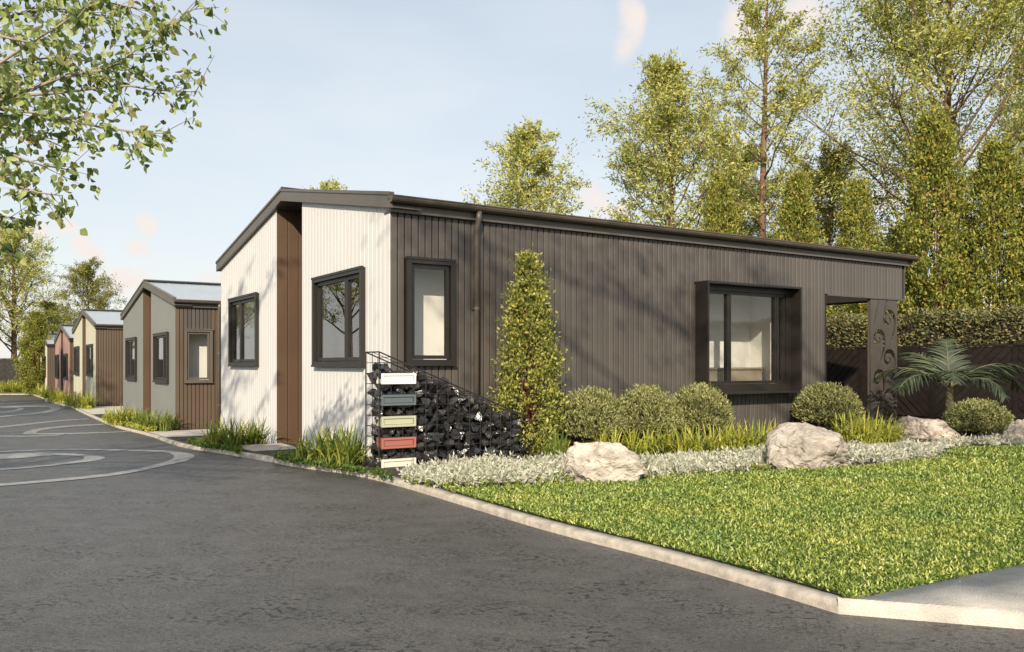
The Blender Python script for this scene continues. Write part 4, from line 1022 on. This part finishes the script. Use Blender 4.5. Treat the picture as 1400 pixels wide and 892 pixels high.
# young palm in front of the fence
pb = at(1298, 590, SOIL); pb = Vector((pb.x, pb.y, pb.z)); PE = empty('palm', pb, 0); tag(PE, 'young palm with arching fronds in front of the black fence', 'palm')
mb = MB(); mb.tube([(0, 0, -.05), (.005, 0, .18), (0, 0, .42), (.0, 0, .62), (.0, 0, .74)], [.075, .062, .058, .05, .03], 10); mb.build('trunk', M['palm_trunk'], PE, smooth=True)
def frond(az, el0, ln, droop, seed):
    r = np.random.default_rng(seed); d = Vector((math.cos(az), math.sin(az), 0)); sd = Vector((-d.y, d.x, 0)); pts = [Vector((0, 0, .60))]; a = el0; n = 18; tans = []
    for i in range(n):
        t = i / n; v = d * math.cos(a) + Vector((0, 0, math.sin(a))); tans.append(v); pts.append(pts[-1] + v * ln / n); a -= droop / n * (.4 + 1.3 * t)
    tans.append(tans[-1]); mb = MB(); mb.tube(pts, [.016 * (1 - .8 * i / n) for i in range(n + 1)], 5)
    V = []; Fc = []
    for i in range(34):
        t = .20 + .80 * i / 33; f = t * n; k = min(n - 1, int(f)); p = pts[k].lerp(pts[k + 1], f - k); v = tans[k]; up = sd.cross(v)
        l = ln * .42 * (math.sin(math.pi * min(1, .18 + t * .78)) ** .6) * r.uniform(.85, 1.1)
        for s_ in (-1, 1):
            ld = (v * r.uniform(.55, .95) + sd * s_ * .95 + up * r.uniform(-.15, .40)).normalized(); w = .027
            side = (v - ld * v.dot(ld)).normalized(); q = p; o = len(V)
            for j in range(4):
                u_ = j / 3; ww = w * (1 - u_) ** .6 + .001
                V += [tuple(q - side * ww * .5), tuple(q + side * ww * .5)]
                q = q + (ld + Vector((0, 0, -r.uniform(.4, .9) * u_))).normalized() * l / 3
            for j in range(3): Fc.append((o + 2 * j, o + 2 * j + 1, o + 2 * j + 3, o + 2 * j + 2))
    fo = mb.build('frond', M['palm_trunk'], PE); link('leaflets', npmesh('leaflets', np.array(V), Fc), M['palm'], fo)
for i, (az, el_, ln, dr) in enumerate([(0.0, .72, 1.15, 1.9), (.7, .8, 1.05, 1.5), (1.9, 1.0, 1.0, 1.1), (2.75, .75, 1.1, 1.6), (3.5, .62, 1.05, 1.7), (4.3, .75, .95, 1.6), (5.2, .6, .95, 1.9), (5.9, .85, 1.15, 1.7), (1.2, 1.25, .85, .6)]):
    frond(az, el_, ln, dr, 70 + i)

# silver ground cover in front of the bed, dark cover by the kerb: carpets of small plants
def poly_sample(poly, n, r):
    P = np.array([(p.x, p.y) for p in poly]); lo, hi = P.min(0), P.max(0); out = np.zeros((0, 2))
    while len(out) < n:
        q = r.uniform(lo, hi, (n * 2, 2)); ins = np.zeros(len(q), bool); j = len(P) - 1
        for i in range(len(P)):
            xi, yi = P[i]; xj, yj = P[j]
            c = ((yi > q[:, 1]) != (yj > q[:, 1])) & (q[:, 0] < (xj - xi) * (q[:, 1] - yi) / (yj - yi + 1e-12) + xi); ins ^= c; j = i
        out = np.concatenate([out, q[ins]])
    return out[:n]
def carpet(name, polypx, nspr, h, ll, wd, m, label, seed, cat, k=13):
    r = np.random.default_rng(seed); poly = [at(px, py, SOIL) for px, py in polypx]; q = poly_sample(poly, nspr, r)
    c0 = poly[0]; P = []; D = []
    for (x, y) in q:
        pn = mnoise.noise(Vector((x * 3.1, y * 3.1, seed)))
        if pn < -.28 + .2 * r.normal(): continue
        z = gz(x, y) + SOIL; hh = h * r.uniform(.4, 1.1) * (.85 + .6 * pn); d = np.array([r.normal() * .28, r.normal() * .28, 1.0]); t = r.uniform(.1, 1, (k, 1))
        P.append(np.array([x, y, z]) - np.array(c0) + d * t * hh + r.normal(size=(k, 3)) * .006); D.append(d * .55 + r.normal(size=(k, 3)) * .75)
    P = np.concatenate(P); D = np.concatenate(D); n = len(P)
    o = link(name, leaf_mesh(name, P, D, ll * r.uniform(.7, 1.3, n), wd * r.uniform(.8, 1.2, n), r=r), m, None, c0); tag(o, label, cat, kind='stuff'); return o
carpet('silver_ground_cover', [(548, 652), (556, 661), (600, 668), (680, 667), (770, 662), (800, 655), (800, 630), (770, 634), (700, 638), (620, 640), (570, 645)], 1000, .115, .046, .017, M['silver'], 'silver-white leafy ground cover in front of the gabion', 81, 'ground cover')
carpet('silver_ground_cover', [(868, 656), (900, 656), (1000, 648), (1075, 642), (1110, 628), (1080, 618), (1010, 626), (940, 630), (880, 634)], 1000, .105, .046, .017, M['silver'], 'silver-white leafy ground cover between the two pale boulders', 82, 'ground cover')
carpet('silver_ground_cover', [(1160, 636), (1230, 633), (1285, 626), (1290, 616), (1250, 612), (1160, 617)], 520, .10, .046, .017, M['silver'], 'silver-white leafy ground cover in front of the porch', 83, 'ground cover')
carpet('silver_ground_cover', [(1280, 613), (1330, 612), (1460, 610), (1460, 600), (1380, 602), (1280, 606)], 380, .11, .045, .014, M['silver'], 'silver-white leafy ground cover around the boulders at the palm', 84, 'ground cover')
carpet('green_ground_cover', [(548, 652), (556, 661), (600, 668), (680, 667), (770, 662), (800, 655), (800, 630), (770, 634), (700, 638), (620, 640), (570, 645)], 900, .05, .035, .016, M['clump'], 'low green leaves between the silver plants in front of the gabion', 181, 'ground cover')
carpet('green_ground_cover', [(868, 656), (900, 656), (1000, 648), (1075, 642), (1110, 628), (1080, 618), (1010, 626), (940, 630), (880, 634)], 900, .05, .035, .016, M['clump'], 'low green leaves between the silver plants by the two pale boulders', 182, 'ground cover')
carpet('dark_ground_cover', [(372, 627), (392, 632), (447, 640), (497, 648), (540, 657), (520, 650), (470, 640), (430, 626), (400, 622)], 500, .05, .03, .016, M['cover'], 'dark green ground cover along the kerb at the white gable', 85, 'ground cover')
carpet('dark_ground_cover', [(256, 606), (268, 611), (330, 621), (330, 614), (290, 605), (270, 603)], 350, .06, .035, .018, M['cover'], 'dark green ground cover along the kerb before the driveway', 86, 'ground cover')
carpet('dark_ground_cover', [(138, 574), (160, 582), (200, 591), (215, 590), (180, 578), (150, 571)], 350, .08, .05, .025, M['clump_lit'], 'yellow-green ground cover along the kerb at the grey-green house', 87, 'ground cover')
carpet('dark_ground_cover', [(60, 544), (70, 549), (90, 554), (104, 558), (125, 561), (118, 555), (90, 549), (66, 541)], 500, .10, .07, .035, M['clump_lit'], 'yellow-green ground cover along the kerb at the far houses', 88, 'ground cover')

# lawn
LAWN_PX = [(1152, 821.5), (1020, 789), (900, 755), (751, 718), (640, 685.5), (566, 664.5), (640, 669), (720, 667), (800, 661), (888, 657), (1000, 650), (1090, 644), (1180, 640), (1240, 634), (1288, 627), (1300, 615), (1400, 612), (1600, 612)]
lp = [at(px, py, SOIL) for px, py in LAWN_PX]
inn = [p for p in inward(KL, .078, R) if p.y < at(566, 664.5, SOIL).y]
lp = [c_in] + [Vector((p.x, p.y, SOIL)) for p in inn[1:]] + lp[6:]
far = ap_back[-1]; lp += [Vector((far.x + 2.0, far.y + 1.2, SOIL)), Vector((far.x, far.y, SOIL))] + [Vector((p.x, p.y, SOIL)) for p in ap_back[-2:0:-1]]
bm = bmesh.new(); vs_ = [bm.verts.new((p.x, p.y, SOIL + .003)) for p in lp]; f_ = bm.faces.new(vs_); bmesh.ops.triangulate(bm, faces=[f_]); bmesh.ops.recalc_face_normals(bm, faces=bm.faces)
me = bpy.data.meshes.new('lawn'); bm.to_mesh(me); bm.free(); tag(link('lawn', me, M['turf']), kind='structure')
r = np.random.default_rng(91); q = poly_sample(lp, 430000, r)
dist = np.linalg.norm(q, axis=1); near = q[(dist < 13) & (r.uniform(size=len(q)) < np.clip(40 / dist ** 2.0, .30, 1.0))]
n = len(near); P = np.concatenate([near, np.full((n, 1), SOIL)], 1); cl_ = np.array([mnoise.noise(Vector((a * 2.3, b * 2.3, 0))) for a, b in near[::1]])
D = np.stack([r.normal(size=n) * .9, r.normal(size=n) * .9, np.full(n, .75)], 1)
ln = (.026 + .011 * cl_) * r.uniform(.6, 1.35, n) * (1 + dist[:1].mean() * 0)
dn = np.linalg.norm(near, axis=1); ln *= np.clip(dn / 6, 1, 1.6); wd_ = .0076 * r.uniform(.7, 1.3, n) * np.clip(dn / 5, 1, 2.0)
P[:, 2] += r.uniform(0, .012, n)
tag(link('lawn_grass', leaf_mesh('lawn_grass', P, D, ln, wd_, up=np.array([[0, 0, 1.0]]), r=r), M['grass']), 'short bright green lawn grass beside the kerb', 'grass', kind='stuff')

# ------------------------------------------------------------------ broad-leaved street tree on the left whose branches reach into view
def broad_tree():
    r = np.random.default_rng(101); base = Vector((-6.4, 3.6, 0)); mb = MB(); P = []; D = []
    def pix(px, py, Y): return Vector(((px - CX) / F * Y, Y, 1 + (HY - py) / F * Y)) - base
    tr = [Vector((0, 0, -.1)), Vector((.05, .05, 1.0)), Vector((.0, .15, 2.2)), Vector((.15, .2, 3.4)), Vector((.1, .3, 4.8)), Vector((.3, .2, 6.4)), Vector((.2, .3, 7.8))]
    mb.tube(tr, [.20, .17, .155, .13, .10, .06, .02], 10)
    limbs = []
    # limbs seen in the picture: points given along the limb with the distance at which it hangs
    seen = [[(-40, 150, 4.9), (30, 128, 4.9), (91, 103, 4.9), (152, 95, 4.9), (190, 65, 4.95), (213, 46, 5.0), (276, 6, 5.0)],
            [(-60, 140, 4.7), (0, 150, 4.7), (69, 156, 4.7), (126, 173, 4.7), (190, 181, 4.65), (228, 183, 4.6)],
            [(20, 132, 5.1), (95, 126, 5.1), (168, 116, 5.1), (213, 124, 5.1), (270, 126, 5.1)],
            [(-80, 120, 4.5), (-20, 100, 4.5), (40, 60, 4.5), (90, 30, 4.5), (150, -20, 4.5)],
            [(-90, 60, 5.3), (-10, 30, 5.3), (60, 10, 5.3), (130, 18, 5.3), (175, 40, 5.3)],
            [(-70, 190, 4.8), (0, 205, 4.8), (50, 225, 4.8), (92, 232, 4.8)],
            [(-60, 250, 4.6), (0, 240, 4.6), (40, 262, 4.6), (86, 268, 4.6)],
            [(-80, 290, 5.0), (-20, 292, 5.0), (30, 300, 5.0), (48, 312, 5.0)],
            [(-80, 30, 4.9), (0, 50, 4.9), (60, 62, 4.9), (120, 60, 4.9)], [(-90, 170, 5.4), (0, 170, 5.4), (60, 190, 5.4), (95, 205, 5.4)],
            [(-90, -40, 5.0), (20, -20, 5.0), (100, -5, 5.0), (190, 12, 5.0), (215, 20, 5.0)],
            [(-90, 320, 4.7), (-40, 340, 4.7), (5, 335, 4.7)], [(-60, 90, 5.6), (20, 85, 5.6), (80, 78, 5.6), (130, 85, 5.6)]]
    for L_ in seen:
        pts = [pix(*p) for p in L_]; root = tr[3].lerp(tr[4], r.uniform(0, .9)) if L_[0][1] < 160 else tr[2].lerp(tr[3], r.uniform(.3, .9))
        mid_ = root.lerp(pts[0], .55) + Vector((0, 0, .25)); limbs.append(([root, mid_] + pts, 2))
    for i in range(46):                            # the rest of the crown
        t = r.uniform(.42, 1.0); k = t * 6; a = min(5, int(k)); root = tr[a].lerp(tr[a + 1], k - a); az = i * 2.4 + r.uniform(-.4, .4); ln = (1.25 - t) * 4.0 * r.uniform(.7, 1.1) + .4; e = r.uniform(.25, .9)
        d = Vector((math.cos(az) * math.cos(e), math.sin(az) * math.cos(e), math.sin(e))); pts = [root]
        for j in range(5): d = (d + Vector(r.normal(size=3)) * .16 + Vector((0, 0, -.06))).normalized(); pts.append(pts[-1] + d * ln / 5)
        w = pts[-1] + base; ok = True
        for p in pts[1:]:                          # keep these limbs out of the picture's open sky
            q_ = p + base
            if q_.y > .4:
                px = CX + F * q_.x / q_.y
                if px > -60: ok = False
        if ok: limbs.append((pts, 1))
    for pts, first in limbs:
        n = len(pts); pts = chaikin(pts, 1); n = len(pts)
        mb.tube(pts, [(.015 if first == 2 else .026) * (1 - i / n) ** 1.2 + .002 for i in range(n)], 5, False)
        d_ = [0.0]
        for a, b in zip(pts[:-1], pts[1:]): d_.append(d_[-1] + (b - a).length)
        tot = d_[-1]; s0 = tot * (.38 if first == 2 else .25); ntw = int((tot - s0) / (.030 if first == 2 else .06))
        for j in range(ntw):
            sdist = s0 + (tot - s0) * (j + r.uniform(0, 1)) / ntw
            p = Vector([np.interp(sdist, d_, [q[c] for q in pts]) for c in range(3)]); p2 = Vector([np.interp(min(tot, sdist + .05), d_, [q[c] for q in pts]) for c in range(3)])
            v = (p2 - p); v = v.normalized() if v.length > 1e-5 else Vector((1, 0, 0)); td = (v * .8 + Vector(r.normal(size=3)) * .7 + Vector((0, 0, -.1))).normalized(); tl = r.uniform(.06, .34)
            q = p + td * tl; mb.tube([p, p.lerp(q, .75)], [.003, .0012], 3, False)
            m = int(r.integers(4, 9)); tt = r.uniform(.25, .95, (m, 1)); P.append(np.array(p)[None] * (1 - tt) + np.array(q)[None] * tt + r.normal(size=(m, 3)) * .022)
            D.append(np.array(td)[None] * .45 + r.normal(size=(m, 3)) * .5 + np.array([[0, 0, -.75]]))
    P = np.concatenate(P); D = np.concatenate(D); n = len(P)
    E = empty('broad_leaved_tree', base + Vector((0, 0, gz(base.x, base.y))), 0); tag(E, 'broad-leaved street tree whose leafy branches hang over the road', 'tree')
    mb.build('trunk', M['twig'], E, smooth=True)
    link('crown', leaf_mesh('crown', P, D, .055 * r.uniform(.6, 1.2, n), .044 * r.uniform(.7, 1.15, n), .12, None, 'ovate', r), M['poplar'], E); return E
BT = broad_tree()
# further street trees on the other side of the road; their shade dapples the houses and they show in the window glass
SG = 'street trees on the other side of the road'
def street_tree(x, y, rz, k, label, mesh=T2):
    tree('street_tree', mesh, (x, y, gz(x, y) - .1), M['bark'], M['feather_dark'], label, SG, rz, k)
street_tree(-16.5, 15.0, .4, .80, 'street tree across the road opposite the white house')
street_tree(-22.0, 24.0, 1.7, .85, 'street tree across the road opposite the grey-green house')

# spreading tree at the roadside by the lawn corner; its high limbs throw soft shade on the long brown wall
def spreading_tree():
    r = np.random.default_rng(131); base = Vector((5.4, -3.6, 0)); mb = MB(); P = []; D = []
    tr = [Vector((0, 0, -.1)), Vector((.1, 0, 2.2)), Vector((-.05, .15, 4.4)), Vector((.1, .3, 6.2)), Vector((0, .4, 8.0)), Vector((.1, .4, 9.6))]
    mb.tube(tr, [.17, .14, .12, .095, .06, .02], 10)
    ends = [(-.95, -.4, 7.3, .85, 470), (-.1, -.8, 8.3, .55, 200), (1.35, .7, 7.7, .62, 280), (2.6, -.9, 8.9, .55, 260), (3.3, -2.6, 7.6, .7, 420), (4.6, -3.0, 9.4, .8, 520), (5.6, -4.6, 8.6, .9, 560),
            (6.6, -3.2, 8.0, .8, 480), (5.0, -5.4, 7.4, .8, 480), (7.2, -4.6, 7.2, .7, 400), (5.6, -3.2, 10.2, .7, 420), (-2.0, -1.2, 8.2, .5, 220)]
    for i, (x, y, z, rad, n) in enumerate(ends):
        e = Vector((x, y, z)) - base; k = 2 + (i % 3); root = tr[k].lerp(tr[k + 1], r.uniform(.2, .8)) if k < 5 else tr[4]
        mid_ = root.lerp(e, .5) + Vector((r.normal() * .15, r.normal() * .15, .35)); pts = chaikin([root, mid_, e], 2); m = len(pts)
        mb.tube(pts, [.05 * (1 - j / m) + .006 for j in range(m)], 6, False)
        for j in range(9):
            q = e + Vector(r.normal(size=3)) * rad * .6; p = pts[-1 - (j % 4)]; mb.tube([p, p.lerp(q, .5) + Vector((0, 0, .05)), q], [.009, .006, .002], 3, False)
            c = n // 9; P.append(np.array(q)[None] + r.normal(size=(c, 3)) * rad * .36); D.append(r.normal(size=(c, 3)) * .6 + np.array([[0, 0, -.6]]))
    P = np.concatenate(P); D = np.concatenate(D); n = len(P)
    E = empty('spreading_tree', base + Vector((0, 0, gz(base.x, base.y))), 0); tag(E, 'spreading street tree by the footpath corner with high limbs over the road', 'tree')
    mb.build('trunk', M['bark'], E, smooth=True)
    link('crown', leaf_mesh('crown', P, D, .085 * r.uniform(.6, 1.2, n), .065 * r.uniform(.7, 1.15, n), .12, None, 'ovate', r), M['poplar'], E)
spreading_tree()
